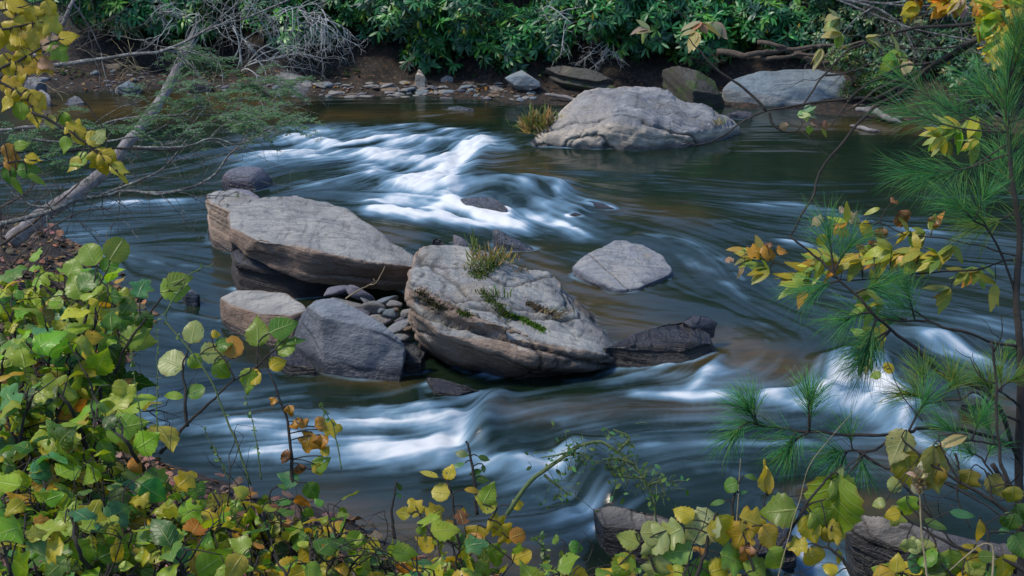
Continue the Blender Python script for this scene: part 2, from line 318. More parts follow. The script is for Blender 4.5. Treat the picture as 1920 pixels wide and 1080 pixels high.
def grid_mesh(ax, ay, z, extra=None):
    ny, nx = z.shape; X, Y = np.meshgrid(ax, ay); i = np.arange(ny - 1)[:, None] * nx; j = np.arange(nx - 1)[None]
    q = np.stack([i + j, i + j + 1, i + nx + j + 1, i + nx + j], -1).reshape(-1, 4)
    mb = MB(); mb.add(np.stack([X, Y, z], -1), [q], (0, 0, 0) if extra is None else extra.reshape(-1, 3)); return mb
# ------------------------------------------------------------------ ground: river bed, both banks and the hill behind, one sheet
shore = PW(*np.array([(-150,168),(100,172),(250,168),(420,162),(520,182),(640,184),(750,182),(880,190),(1000,205),(1100,200),(1350,203),(1500,212),(1700,228),(1800,240),(1950,262),(2100,270)], float).T)
near = np.array([(-300,395),(-60,392),(60,396),(125,420),(190,470),(250,540),(285,600),(255,655),(195,700),(150,760),(170,830),(280,890),(520,960),(760,1040),(960,1110),(1200,1180),(1500,1290),(1900,1400)], float)
near = PW(near[:, 0], near[:, 1])[:, :2]
near = np.concatenate([[[-60, near[0, 1] + 3], [-14, near[0, 1] + .5]], near, [[8, 5.0], [60, 4.0]]])
polyN = np.concatenate([near, [[60, -80], [-60, -80]]])
def sdist(x, y, line, poly):
    d = np.full(x.shape, 1e9)
    for a, b in zip(line[:-1], line[1:]):
        ab = b - a; t = np.clip(((x - a[0]) * ab[0] + (y - a[1]) * ab[1]) / (ab @ ab), 0, 1)
        d = np.minimum(d, np.hypot(x - a[0] - t * ab[0], y - a[1] - t * ab[1]))
    ins = np.zeros(x.shape, bool); n = len(poly)
    for i in range(n):
        a, b = poly[i], poly[(i+1) % n]
        if a[1] == b[1]: continue
        c = ((a[1] > y) != (b[1] > y)) & (x < (b[0] - a[0]) * (y - a[1]) / (b[1] - a[1]) + a[0]); ins ^= c
    return np.where(ins, d, -d)
def ground_z(x, y):
    x = np.asarray(x, float); y = np.asarray(y, float)
    g = np.stack([x, y, x * 0], -1)
    ys = np.interp(x, shore[:, 0], shore[:, 1]) + 0.12 * fbm(g * 1.3, 3, 4)
    d = y - ys
    zf = np.interp(d, [-8, -1.2, -.3, 0, .9, 1.3, 2.0, 3.2, 6, 10, 60, 300], [-.7, -.45, -.1, .06, .22, .42, .85, 1.15, 2.3, 4.6, 24, 70]) + np.where(d > -.5, .05, .02) * fbm(g * 2.6, 4, 6) * np.clip(1 + d, 0, 3)
    s = sdist(x, y, near, polyN) + 0.12 * fbm(g * 1.7, 3, 8)
    zn = np.interp(s, [-6, -1.2, -.2, 0, .3, 1.0, 2.0, 3.2, 4.5, 6, 12, 60], [-.8, -.5, -.25, -.1, .0, .17, .5, 1.05, 1.8, 2.3, 2.6, 4]) + .05 * fbm(g * 3, 4, 12) * np.clip(1 + s, 0, 2)
    return np.where(np.maximum(zf, zn) > -9, np.maximum(zf, zn), 0)
far_ax = np.array([12, 14, 17, 21, 26, 33, 45, 65, 100, 160, 260, 400.])
ax = np.concatenate([-far_ax[::-1], np.arange(-11, 11.01, .07), far_ax]); ay = np.concatenate([-far_ax[::-1], np.arange(-11, 1, 1.), np.arange(1, 26.01, .07), [27, 28.5, 31, 35, 41, 50, 65, 90, 140, 220, 330]])
XG, YG = np.meshgrid(ax, ay); ZG = ground_z(XG, YG)
mb = grid_mesh(ax, ay, ZG)
m = N('ground_soil'); pos = m.geo('Position')
n1 = m.noise(pos, 1.6, 6, .6); n2 = m.noise(pos, 14, 6, .65); n3 = m.noise(pos, 60, 3, .6)
col = m.mix(m.ramp(n1, .35, .65), (.010, .008, .006), (.024, .018, .013))
vor = m.new('ShaderNodeTexVoronoi'); vor.inputs['Scale'].default_value = 26; m.set(vor.inputs['Vector'], pos)
leafc = m.mix(m.ramp(m.xyz(vor.outputs['Color'])[0], .3, .7), (.065, .035, .02), (.055, .04, .028))
col = m.mix(m.math('MULTIPLY', m.ramp(m.xyz(vor.outputs['Color'])[1], .55, .6), m.ramp(n2, .42, .55)), col, leafc)
up = m.xyz(pos)[1]
woods = m.mix(m.ramp(m.noise(pos, 3, 5, .7), .4, .62), (.006, .010, .004), (.022, .045, .014))
col = m.mix(m.ramp(up, 24, 25.5), col, woods)
col = m.mix(m.math('MULTIPLY', m.ramp(n3, .4, .7), .4), col, m.mix(.5, col, (.01, .008, .006)))
bm = m.bump(m.math('ADD', n2, m.math('MULTIPLY', n3, .4)), .8, .05)
b = m.bsdf(Base_Color=col, Roughness=.85, Normal=bm.outputs[0])
o = mb.build('ground', m.done(b.outputs[0])); tag(o, kind='structure')
# ------------------------------------------------------------------ rocks
def rock_mat(name, top=(.30, .29, .29), top2=(.20, .20, .215), side=(.16, .115, .08), lichen=(.42, .42, .38), moss=0.0, spots=0.5, scale=1.0, warm=0.25, dark=.62, lay_=1.0):
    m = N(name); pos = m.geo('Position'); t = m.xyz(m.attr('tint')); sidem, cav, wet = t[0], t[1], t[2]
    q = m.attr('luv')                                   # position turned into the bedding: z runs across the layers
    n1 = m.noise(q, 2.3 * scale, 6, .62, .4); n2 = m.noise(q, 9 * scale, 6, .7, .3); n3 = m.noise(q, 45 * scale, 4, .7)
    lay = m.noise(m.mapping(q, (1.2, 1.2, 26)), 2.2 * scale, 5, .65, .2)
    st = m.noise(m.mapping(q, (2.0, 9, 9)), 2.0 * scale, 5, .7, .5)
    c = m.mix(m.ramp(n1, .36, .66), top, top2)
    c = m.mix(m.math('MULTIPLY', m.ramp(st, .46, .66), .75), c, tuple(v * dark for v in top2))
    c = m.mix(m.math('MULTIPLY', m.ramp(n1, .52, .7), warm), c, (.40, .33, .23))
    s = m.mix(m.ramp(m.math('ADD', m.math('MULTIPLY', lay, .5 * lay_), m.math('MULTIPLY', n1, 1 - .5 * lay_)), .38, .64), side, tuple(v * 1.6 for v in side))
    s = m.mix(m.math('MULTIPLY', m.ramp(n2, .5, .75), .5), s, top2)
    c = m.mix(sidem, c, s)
    c = m.mix(m.math('MULTIPLY', m.ramp(m.noise(q, 6 * scale, 5, .75, .8), .60, .66), spots), c, lichen)
    c = m.mix(m.math('MULTIPLY', m.ramp(m.noise(q, 11 * scale, 6, .8, 1.2), .60, .68), .75 * min(1, spots + .3)), c, (.045, .042, .036))
    c = m.mix(m.math('MULTIPLY', m.ramp(n3, .35, .75), .35), c, m.mix(.55, c, (.02, .02, .02)))
    c = m.mix(m.math('MULTIPLY', cav, .8), c, (.022, .018, .013))
    if moss:
        c = m.mix(m.math('MULTIPLY', m.ramp(m.noise(pos, 3.5, 5, .7), .5, .6), moss), c, (.045, .075, .016))
    wc = m.mix(1.0, c, (.30, .31, .35), 'MULTIPLY')
    c = m.mix(wet, c, wc)
    rough = m.math('MULTIPLY_ADD', wet, -.58, .86)
    h = m.math('ADD', m.math('MULTIPLY', n2, .9), m.math('MULTIPLY', n3, .35)); h = m.math('ADD', h, m.math('MULTIPLY', lay, m.math('MULTIPLY_ADD', sidem, .8 * lay_, .10))); h = m.math('ADD', h, m.math('MULTIPLY', st, .6))
    bm = m.bump(h, .8, .045)
    return m.done(m.bsdf(Base_Color=c, Roughness=rough, Normal=bm.outputs[0]).outputs[0])
RM = {
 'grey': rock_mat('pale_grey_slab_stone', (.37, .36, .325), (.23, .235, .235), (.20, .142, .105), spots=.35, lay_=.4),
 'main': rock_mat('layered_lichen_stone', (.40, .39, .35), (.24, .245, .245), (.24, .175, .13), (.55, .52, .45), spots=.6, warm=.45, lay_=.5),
 'blue': rock_mat('blue_grey_stone', (.25, .275, .30), (.17, .205, .25), (.14, .15, .17), (.25, .27, .3), spots=.12, warm=.1, lay_=.25),
 'pale': rock_mat('pale_river_stone', (.33, .32, .30), (.20, .23, .27), (.13, .14, .17), (.5, .46, .36), spots=.5, warm=.75, lay_=.3),
 'dark': rock_mat('dark_wet_stone', (.10, .10, .12), (.05, .055, .07), (.05, .043, .04), (.2, .2, .22), spots=.25, warm=.15),
 'far': rock_mat('grey_bank_stone', (.31, .31, .315), (.14, .155, .17), (.36, .31, .25), (.42, .40, .35), spots=.7, warm=.5, lay_=.5),
 'slate': rock_mat('smooth_slate_stone', (.21, .265, .30), (.16, .21, .245), (.24, .25, .24), (.2, .24, .26), spots=.15, warm=.15, lay_=.2),
 'purple': rock_mat('purple_grey_stone', (.24, .225, .255), (.15, .165, .21), (.10, .085, .11), (.3, .28, .32), spots=.2, warm=.1, lay_=.4),
 'tan': rock_mat('tan_river_stone', (.26, .20, .14), (.17, .13, .10), (.16, .11, .07), (.35, .3, .22), spots=.3, warm=.5),
 'crest': rock_mat('pale_topped_dark_stone', (.30, .265, .215), (.13, .125, .12), (.022, .02, .02), (.36, .33, .27), spots=.5),
 'moss': rock_mat('mossy_bank_stone', (.10, .095, .08), (.05, .05, .045), (.045, .04, .032), (.16, .16, .13), moss=.85, spots=.3),
}
def finish_rock(me, nb, amp, layer, seed, wet_h=.05, strata=1.0, cracks=(), bury=True):
    n = len(me.vertices); v = np.empty(n * 3, np.float32); me.vertices.foreach_get('co', v); v = v.reshape(-1, 3).astype(float)
    me.update(); nm = np.empty(n * 3, np.float32); me.vertices.foreach_get('normal', nm); nm = nm.reshape(-1, 3).astype(float)
    nb = np.asarray(nb, float); nb = nb / np.linalg.norm(nb); a = np.cross(nb, [0, 1, 0.1]); a /= np.linalg.norm(a); b = np.cross(nb, a)
    q = np.stack([v @ a, v @ b, v @ nb], -1) + seed * 3.1
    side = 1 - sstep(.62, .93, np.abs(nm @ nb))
    s = q[:, 2] / layer + 1.1 * fbm(q * .9, 3, seed) + .18 * fbm(q * 5, 3, seed + 1); k = np.floor(s); f = s - k
    lh = _h(k.astype(int), (k * 0).astype(int), (k * 0).astype(int), seed)
    lh2 = _h(k.astype(int) + 1, (k * 0).astype(int), (k * 0).astype(int), seed)
    hgt = lh + (lh2 - lh) * sstep(.82, 1.0, f)
    groove = np.exp(-((np.minimum(f, 1 - f)) / .09)**2) * sstep(-.15, .35, fbm(q * [1.1, 1.1, 4], 2, seed + 4))
    brk = .35 + .65 * sstep(-.3, .3, fbm(q * 1.7, 3, seed + 8))
    d = amp * (1.3 * fbm(q * 1.5, 3, seed + 2) + .6 * fbm(q * 5, 4, seed + 3)) + brk * strata * side * (layer * .55 * (hgt - .5) - layer * .35 * groove)
    ter = fbm(q * [3.0, 1.1, 1.5], 4, seed + 6) * 3.6; tk = np.floor(ter); tf = ter - tk           # broken flakes on the bedding face
    d += (1 - side) * amp * .55 * (tk + sstep(.93, 1, tf)) * .5 * strata
    fe = (1 - side) * strata * np.exp(-((tf - .93) / .06)**2) * .75
    cavity = side * groove * strata + fe
    for (p0, dr, width, depth, wobble) in cracks:              # straight joints: a plane through p0 with normal dr
        t = (v - p0) @ dr + wobble * fbm(v * 2.2, 4, seed + 9)
        g = np.exp(-(t / width)**2); d -= depth * g; cavity = np.maximum(cavity, g)
    v = v + nm * d[:, None]
    me.vertices.foreach_set('co', v.astype(np.float32).ravel())
    wz = samp(WZ, v[:, 0], v[:, 1]); hh = v[:, 2] - wz
    wet = (1 - sstep(wet_h * .4, wet_h * 1.3, hh + .05 * fbm(v * 4, 3, seed + 5))) * (1 if bury else 0)
    q = q - seed * 3.1
    for nme, arr in (('tint', np.stack([side, np.clip(cavity, 0, 1), wet], -1)), ('luv', q)):
        at = me.attributes.get(nme) or me.attributes.new(nme, 'FLOAT_VECTOR', 'POINT'); at.data.foreach_set('vector', arr.astype(np.float32).ravel())
    me.polygons.foreach_set('use_smooth', np.ones(len(me.polygons), bool)); me.update()
def hull_mesh(groups, voxel, smooth):
    bm = bmesh.new()
    for g in groups:
        vs = [bm.verts.new(p) for p in g]
        r = bmesh.ops.convex_hull(bm, input=vs)
        bad = [e for e in r['geom_interior'] + r['geom_unused'] if isinstance(e, bmesh.types.BMVert)]
        bmesh.ops.delete(bm, geom=list(set(bad)), context='VERTS')
    me = bpy.data.meshes.new('tmp'); bm.to_mesh(me); bm.free()
    o = bpy.data.objects.new('tmp', me); COL.objects.link(o)
    md = o.modifiers.new('r', 'REMESH'); md.mode = 'VOXEL'; md.voxel_size = voxel; md.adaptivity = 0
    if smooth: s = o.modifiers.new('s', 'SMOOTH'); s.factor = .5; s.iterations = smooth
    dg = bpy.context.evaluated_depsgraph_get(); out = bpy.data.meshes.new_from_object(o.evaluated_get(dg))
    bpy.data.objects.remove(o); bpy.data.meshes.remove(me); return out
RN = [0]
def rock(label, mat, top, low=(), more=(), name='rock', cat='rock', group=None, res=75, amp=None, layer=.06, strata=1.0, smooth=8, wet_h=.12, cracks=(), bury=True, nb=None, drop=.35):
    """top, low, more: lists of (px, py, z) in the photograph; top spans the upper face, low the line where it meets water or ground"""
    RN[0] += 1; seed = RN[0]
    T = np.array([P(*t) for t in top]); L = np.array([P(*t) for t in low]).reshape(-1, 3); A = np.concatenate([T, L]); c = A.mean(0); zb = A[:, 2].min() - drop
    dn = A.copy(); isl = np.arange(len(A)) >= len(T); dn[~isl, :2] += (c[:2] - dn[~isl, :2]) * .15; dn[isl, :2] += (c[:2] - dn[isl, :2]) * .04; dn[:, 2] = zb
    groups = [np.concatenate([A, dn])]
    for g in more: groups.append(np.array([P(*t) for t in g]))
    if nb is None:
        u, s_, vt = np.linalg.svd(T - T.mean(0)); nb = vt[2] * np.sign(vt[2][2] or 1)
    size = np.ptp(A, axis=0)[:2].max()
    me = hull_mesh(groups, size / res, smooth); me.name = name
    finish_rock(me, nb, amp if amp is not None else size * .012, layer, seed, wet_h, strata, cracks, bury)
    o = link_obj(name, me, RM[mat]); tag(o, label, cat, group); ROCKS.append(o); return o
ROCKS = []
# --- the island of slabs in mid stream
def slab(label, mat, top, bottom, **k):
    """a slab that does not reach down to the bed: upper rim and lower rim"""
    RN[0] += 1; seed = RN[0]
    T = np.array([P(*t) for t in top]); B = np.array([P(*t) for t in bottom]); A = np.concatenate([T, B])
    u, s_, vt = np.linalg.svd(T - T.mean(0)); nb = vt[2] * np.sign(vt[2][2] or 1)
    size = np.ptp(A, axis=0)[:2].max(); res = k.pop('res', 75)
    gs = [A] + [np.array([P(*t) for t in g]) for g in k.pop('more', ())]
    me = hull_mesh(gs, size / res, k.pop('smooth', 7)); nm = k.pop('name', 'rock'); me.name = nm; cat = k.pop('cat', 'rock'); grp = k.pop('group', None)
    finish_rock(me, nb, k.pop('amp', size * .012), k.pop('layer', .06), seed, **k)
    o = link_obj(nm, me, RM[mat]); tag(o, label, cat, grp); ROCKS.append(o); return o
slab('long pale grey slab leaning on the layered stone left of the mossy boulder', 'grey',
     [(424,404,.60),(436,390,.63),(468,384,.63),(500,370,.66),(560,370,.64),(610,382,.60),(650,396,.57),(700,427,.49),(740,452,.44),(778,478,.39),(782,500,.36),(700,492,.43),(640,480,.48),(560,462,.53),(480,448,.58),(428,424,.59)],
     [(428,450,.46),(455,480,.36),(520,512,.24),(580,532,.16),(645,543,.10),(720,547,.08),(772,546,.08),(786,520,.10),(740,470,.15),(600,420,.2),(480,395,.3)],
     res=130, layer=.13, strata=.6, amp=.036, smooth=10, wet_h=.03)
rock('dark layered stone at the waterline under the long pale slab', 'dark', [(432,470,.36),(470,462,.36),(560,490,.26),(640,520,.14),(560,520,.16),(480,500,.26),(440,490,.3)], [(436,520,.02),(450,537,0),(520,549,0),(590,553,0),(655,548,0)], res=80, layer=.045, strata=1.5, wet_h=.12)
rock('small layered grey stone behind the left end of the long slab', 'main', [(386,364,.50),(405,358,.52),(440,356,.5),(485,372,.46),(470,392,.42),(430,396,.42),(392,380,.45)], [(390,408,.2),(405,425,.04),(430,440,.0),(470,430,.05)], res=70, layer=.05, strata=1.5)
rock('flat bluish stone tucked behind the small layered stone', 'purple', [(420,356,.36),(440,350,.4),(470,356,.38),(492,372,.34),(470,380,.3),(430,372,.3)], [(492,384,.1),(425,370,.1)], res=40)
rock('purple grey stone standing alone below the upper white water', 'purple', [(416,328,.16),(430,316,.24),(460,310,.27),(490,313,.24),(504,330,.13),(470,334,.15),(430,338,.12)], [(414,345,.04),(440,356,.0),(480,358,.0),(508,352,.0),(512,338,.02)], res=60, layer=.08, smooth=45, strata=.3)
rock('little blue wet stone at the foot of the small layered stone', 'blue', [(390,428,.1),(405,423,.12),(424,430,.08),(405,434,.06)], [(388,440,-.02),(405,446,-.03),(428,444,-.03)], res=36, wet_h=.1)
rock('flat tan topped stone lying left of the blue grey boulder', 'grey', [(414,558,.17),(442,543,.24),(490,539,.28),(535,546,.29),(572,568,.28),(576,580,.26),(545,590,.22),(480,586,.18),(430,574,.14)], [(416,572,.04),(455,600,-.04),(500,622,-.06),(545,640,-.08),(580,630,-.08),(600,600,0)], res=90, layer=.12, strata=.3, wet_h=.05, smooth=34, amp=.026)
rock('rounded blue grey boulder with a smooth tilted face beside the main boulder', 'blue', [(572,572,.40),(590,560,.45),(625,558,.47),(660,572,.44),(700,596,.38),(740,628,.28),(762,648,.2),(600,590,.38)], [(556,600,.2),(546,630,.04),(552,655,-.06),(590,680,-.11),(640,691,-.12),(700,691,-.12),(745,682,-.1),(768,665,-.08)], res=110, layer=.2, strata=.3, amp=.028, smooth=22)
def nrm_(v): return v / np.linalg.norm(v)
tp = [(778,476,.64),(792,464,.66),(812,458,.67),(846,457,.65),(876,466,.62),(905,478,.59),(935,486,.54),(975,500,.47),(1010,512,.42),(1042,532,.33),(1052,552,.27),(1075,575,.24),(1112,600,.19),(1140,628,.16),(1162,650,.09),(1168,672,.04),(1090,655,.20),(1000,634,.32),(900,598,.42),(830,570,.49),(776,545,.56),(764,530,.58)]
p0 = P(900, 628, .36); pA, pB = P(775, 585, .46), P(1130, 690, .1); dr = np.cross(pB - pA, np.array([0.0, 1, -.25])); dr /= np.linalg.norm(dr)
pC, pD = P(770, 545, .56), P(1000, 610, .38); dr2 = np.cross(pD - pC, np.array([0.15, 1, -.1])); dr2 /= np.linalg.norm(dr2)
main_rock = slab('great layered boulder in mid stream with moss and dry weeds growing in its cracks', 'main', tp,
     [(775,585,.47),(830,628,.36),(900,652,.27),(990,674,.18),(1080,686,.08),(762,560,.50),(764,600,.30),(776,632,.16),(800,655,.06),(835,676,-.02),(880,696,-.06),(930,708,-.09),(975,713,-.1),(1040,711,-.1),(1110,706,-.1),(1165,698,-.09),(1176,670,-.05),(880,700,-.3),(1160,700,-.3),(1150,620,-.3),(1040,530,-.3),(900,500,-.3),(800,500,-.2),(800,660,-.2)],
     res=180, layer=.11, strata=1.05, amp=.040, smooth=4, wet_h=.2, more=[[(770,548,.60),(800,540,.64),(850,575,.53),(920,596,.46),(1010,636,.36),(900,612,.42),(810,578,.50),(850,590,.42),(780,565,.44)],
       [(985,498,.46),(1030,508,.40),(1052,530,.34),(1062,560,.25),(1020,560,.30),(980,520,.40),(1050,560,-.1),(1000,520,-.1)]],
     cracks=[(pA, dr, .013, .06, .035), (P(850,505,.58), dr2, .005, .018, .06), (P(1000,560,.36), dr2, .005, .022, .05), (P(880,655,.22), dr, .006, .02, .05), (pC, dr2, .006, .035, .04), (P(900, 600, .42), nrm_(np.array([.35, .9, .2])), .006, .02, .07), (P(860, 540, .5), np.array([.78, .55, .25]), .010, .022, .09)])
rock('dark wet shoulder of stone running right from the main boulder', 'dark', [(1128,652,.15),(1150,640,.16),(1185,633,.19),(1215,615,.27),(1250,603,.29),(1300,600,.28),(1335,625,.20),(1338,645,.15),(1290,640,.2),(1200,655,.14)], [(1122,702,-.09),(1160,700,-.08),(1200,700,-.06),(1260,700,-.04),(1310,688,-.02),(1340,668,.02)], res=100, layer=.08, strata=.9, wet_h=.65, amp=.035)
rock('small blue grey stone capping the right end of the dark shoulder', 'dark', [(1275,602,.30),(1300,590,.33),(1325,593,.30),(1347,604,.24),(1338,612,.22),(1295,611,.27)], [(1284,615,.2),(1342,618,.16)], res=50, layer=.05, wet_h=.0, drop=.06, amp=.015)
rock('flat pale stone with sunlit patches alone in the pool right of the weeds', 'pale', [(1074,500,.14),(1094,482,.18),(1128,474,.21),(1133,464,.22),(1150,452,.25),(1172,450,.25),(1205,458,.23),(1240,476,.19),(1258,500,.14),(1255,513,.12),(1200,537,.11),(1155,540,.11),(1110,519,.12)], [(1076,508,.08),(1105,530,.06),(1150,548,.05),(1185,551,.05),(1230,535,.06),(1262,516,.08)], res=95, layer=.12, strata=.35, amp=.034, smooth=22, wet_h=.045,
     cracks=[(P(1170, 515, .2), np.array([.9, .42, 0]), .006, .02, .02)])
rock('tan boulder half sunk beside the right flank of the main boulder', 'tan', [(1425-370,560-20,.16),(1075,560,.16),(1110,590,.14),(1090,600,.14)], [(1120,600,.04),(1060,560,.04)], res=36)
# --- wet stones in the rapids
rock('dark blue wet ledge stone splitting the upper cascade', 'blue', [(862,372,.14),(890,376,.16),(925,385,.14),(918,370,.2),(935,378,.18),(950,392,.12),(930,398,.06),(880,386,.1)], [(870,390,.02),(930,405,0),(960,402,0)], res=60, layer=.04, strata=1.5, wet_h=.3)
rock('jagged upright dark shard below the upper cascade', 'blue', [(924,430,.22),(932,428,.24),(960,447,.14),(985,458,.08),(1000,470,.04),(940,455,.12)], [(924,452,0),(945,466,0),(1000,480,-.02),(1022,478,-.02)], res=60, layer=.04, strata=1.6, wet_h=.3)
rock('purple slanting shard behind the top of the main boulder', 'purple', [(849,438,.2),(862,442,.2),(884,458,.12),(870,462,.1)], [(850,458,.0),(890,470,0)], res=40, wet_h=.06)
rock('small dark stone left of the purple shard', 'dark', [(812,452,.1),(820,448,.12),(830,456,.08)], [(810,462,0),(834,462,0)], res=24, wet_h=.2)
rock('low black stones breaking the water right of the upper cascade', 'dark', [(1100,376,.13),(1125,380,.15),(1150,390,.13),(1120,388,.12)], [(1095,380,.06),(1160,396,.06)], res=36, wet_h=.2)
rock('small wet stone at the lip below the right upper cascade', 'dark', [(1068,402,.1),(1078,398,.12),(1092,402,.1)], [(1064,408,.03),(1095,408,.03)], res=24, wet_h=.2)
rock('wet slanting slab under the front of the blue grey boulder', 'dark', [(508,652,.02),(545,652,.05),(575,668,.0),(590,690,-.06),(545,684,-.04),(515,672,-.03)], [(505,672,-.12),(550,698,-.14),(590,700,-.14)], res=60, layer=.03, strata=1.5, wet_h=.4)
rock('black wet slab in the gap below the main boulder', 'dark', [(800,706,-.03),(830,712,-.01),(870,728,-.03),(900,732,-.05),(860,742,-.08),(815,735,-.08)], [(800,745,-.17),(850,752,-.17),(900,742,-.14)], res=60, layer=.04, strata=1.2, wet_h=.4)
rock('dark stone in the shade between the blue grey and the main boulder', 'dark', [(745,655,.06),(775,645,.12),(800,660,.06),(790,680,.0),(760,680,.0)], [(740,690,-.12),(800,705,-.14)], res=40, wet_h=.3)
rock('dark rock with a pale dry top parting the lower rapids', 'crest', [(1112,955,-.02),(1140,948,.03),(1180,952,.05),(1230,965,.05),(1275,985,.03),(1270,1005,-.03),(1200,990,-.02),(1130,985,-.06)], [(1112,978,-.2),(1150,1010,-.26),(1210,1040,-.28),(1290,1030,-.26)], res=85, layer=.06, wet_h=.27, strata=1.0, amp=.03)
rock('long dark ledge with a pale crest in the lower right corner', 'crest', [(1590,965,.06),(1640,968,.08),(1700,985,.07),(1780,1000,.06),(1850,1010,.06),(1960,1030,.06),(1960,1070,.0),(1800,1050,-.02),(1680,1025,-.03),(1600,1000,-.03)], [(1585,1010,-.2),(1600,1075,-.36),(1700,1110,-.38),(1850,1120,-.36),(1980,1110,-.3)], res=110, layer=.07, wet_h=.42, strata=1.2, amp=.03)
rock('black wet boulder left of the bottom waterfall', 'dark', [(1410,1000,-.1),(1450,985,-.05),(1485,990,-.08),(1490,1030,-.16),(1420,1040,-.18)], [(1390,1050,-.36),(1430,1100,-.4),(1490,1100,-.42)], res=60, wet_h=.5)
rock('low stone at the edge of the right rapids under the pine', 'dark', [(1800,758,.04),(1825,752,.06),(1850,760,.04)], [(1795,772,-.04),(1856,772,-.04)], res=30, wet_h=.3)
# --- stones of the far bank
rock('big pale dome of layered rock at the far side of the pool', 'far', [(1003,240,0.32),(1030,212,0.437),(1060,190,0.554),(1095,168,0.638),(1130,158,0.672),(1170,155,0.672),(1215,158,0.672),(1250,166,0.655),(1280,186,0.571),(1310,202,0.42),(1350,214,0.336),(1382,232,0.26),(1160,196,0.655),(1100,205,0.571),(1250,205,0.554),(1050,262,0.23),(1120,262,0.27),(1200,260,0.29),(1280,256,0.27),(1335,248,0.25),(1060,232,0.386),(1160,232,0.487),(1280,235,0.37),(1020,255,0.28),(1160,258,0.302),(1300,250,0.32)],
     [(990,270,.12),(1040,279,.12),(1120,279,.12),(1200,277,.12),(1280,272,.12),(1345,262,.13),(1394,244,.15)], res=150, layer=.13, strata=.55, amp=.07, nb=(.35, -.2, 1), wet_h=.08, smooth=160, cracks=[(P(1200, 225, .6), np.array([.30, .85, .4]), .010, .03, .25), (P(1100, 215, .6), np.array([-.45, .8, .3]), .008, .02, .3), (P(1260, 240, .4), np.array([.1, .7, .7]), .012, .06, .15)])
rock('smooth blue grey boulder on the far right bank under the roots', 'slate', [(1350,166,.34),(1372,146,.48),(1420,135,.54),(1480,129,.57),(1535,128,.57),(1580,136,.52),(1596,158,.40),(1375,172,.28),(1400,184,.21),(1450,193,.16),(1525,194,.16),(1584,188,.19),(1470,155,.42),(1470,178,.28),(1540,170,.32)], [(1358,180,.10),(1400,192,.07),(1450,200,.04),(1520,201,.04),(1580,197,.07),(1604,182,.14)], res=95, layer=.3, strata=.2, amp=.03, smooth=40, wet_h=.04)
slab('upright blue slate leaning on the far bank left of the pale dome', 'slate', [(945,146,.42),(962,137,.48),(978,131,.52),(986,141,.48),(1012,153,.38),(1014,163,.30),(990,167,.26),(965,160,.32)], [(950,152,.34),(972,142,.40),(1010,160,.28),(990,172,.20),(966,165,.24)], res=60, layer=.2, strata=.2, bury=False, smooth=5, amp=.012)
rock('pale boulder on the far bank above the white water', 'far', [(512,142,0.26),(525,131,0.31),(548,134,0.285),(562,148,0.223),(590,154,0.198),(622,168,0.112),(600,174,0.087),(560,172,0.124)], [(520,170,.1),(560,184,.04),(600,183,.04),(628,178,.05)], res=70, layer=.1)
for a, lb in ((0, 'upper mossy dark slab stacked beside the blue slate'), (1, 'lower mossy dark slab stacked beside the blue slate')):
    slab(lb, 'moss', [(1018+a*8,128+a*14,.52-a*.12),(1055,122+a*14,.58-a*.12),(1105,128+a*14,.56-a*.12),(1150+a*10,148+a*16,.42-a*.12),(1120,152+a*14,.40-a*.12),(1050,140+a*14,.46-a*.12)], [(1022,138+a*14,.42-a*.12),(1120,162+a*12,.3-a*.1),(1155,158+a*14,.32-a*.1),(1060,150+a*14,.36-a*.12)], res=60, layer=.04, strata=1.4, bury=False)
rock('dark mossy rock between the pale dome and the blue boulder', 'moss', [(1240,130,.6),(1270,122,.7),(1310,130,.66),(1340,150,.5),(1350,178,.3),(1300,170,.4)], [(1260,185,.15),(1340,200,.12),(1360,192,.15)], res=60, layer=.07, strata=1.4, bury=False)
rock('low flat stone awash in front of the far bank', 'slate', [(838,200,.17),(860,197,.19),(890,204,.17),(868,206,.15)], [(840,210,.10),(890,212,.10)], res=36)
rock('grey half sunk stone on the far left mud', 'slate', [(218,163,.16),(238,152,.24),(252,155,.2),(266,165,.12),(240,166,.14)], [(216,170,.04),(268,170,.04)], res=40)
rock('small pointed white stone in the far left shallows', 'pale', [(126,186,.1),(140,179,.14),(152,182,.12),(158,192,.08)], [(124,198,.03),(160,198,.03)], res=30)
rock('pale stone behind the yellow leaves on the left bank', 'pale', [(46,152,.3),(60,143,.38),(80,148,.34),(88,158,.24),(66,164,.22)], [(44,168,.1),(88,170,.1)], res=40)
rock('cream stone at the left edge below the pale stone', 'pale', [(60,176,.2),(78,168,.26),(92,178,.2),(96,192,.1)], [(58,198,.04),(98,198,.04)], res=36)
rock('orange brown stone beneath the leaning dead trunk', 'tan', [(352,154,.22),(372,146,.28),(396,152,.22),(398,160,.16)], [(350,166,.08),(402,166,.08)], res=36)
rock('round grey cobble lying on the far gravel bar', 'far', [(826,147,.3),(838,140,.36),(850,144,.32),(850,153,.24)], [(826,156,.2),(850,156,.2)], res=30, bury=False)
rock('upright stone poking up from the far gravel bar', 'far', [(779,140,.36),(786,130,.44),(796,142,.36),(800,152,.26)], [(778,155,.2),(802,155,.2)], res=30, bury=False)
rock('grey stone at the foot of the dome by the driftwood', 'purple', [(1364,212,.2),(1385,206,.24),(1410,208,.22),(1408,216,.16)], [(1362,220,.13),(1410,222,.13)], res=30)
rock('low white stone in the shallows at the far right', 'pale', [(1735,234,.2),(1748,229,.22),(1760,236,.18)], [(1733,242,.14),(1762,243,.14)], res=24)
rock('little blue stone in the current near the left bank', 'blue', [(345,548,.06),(360,542,.09),(372,550,.05)], [(343,558,-.08),(374,558,-.08)], res=24, wet_h=.1)

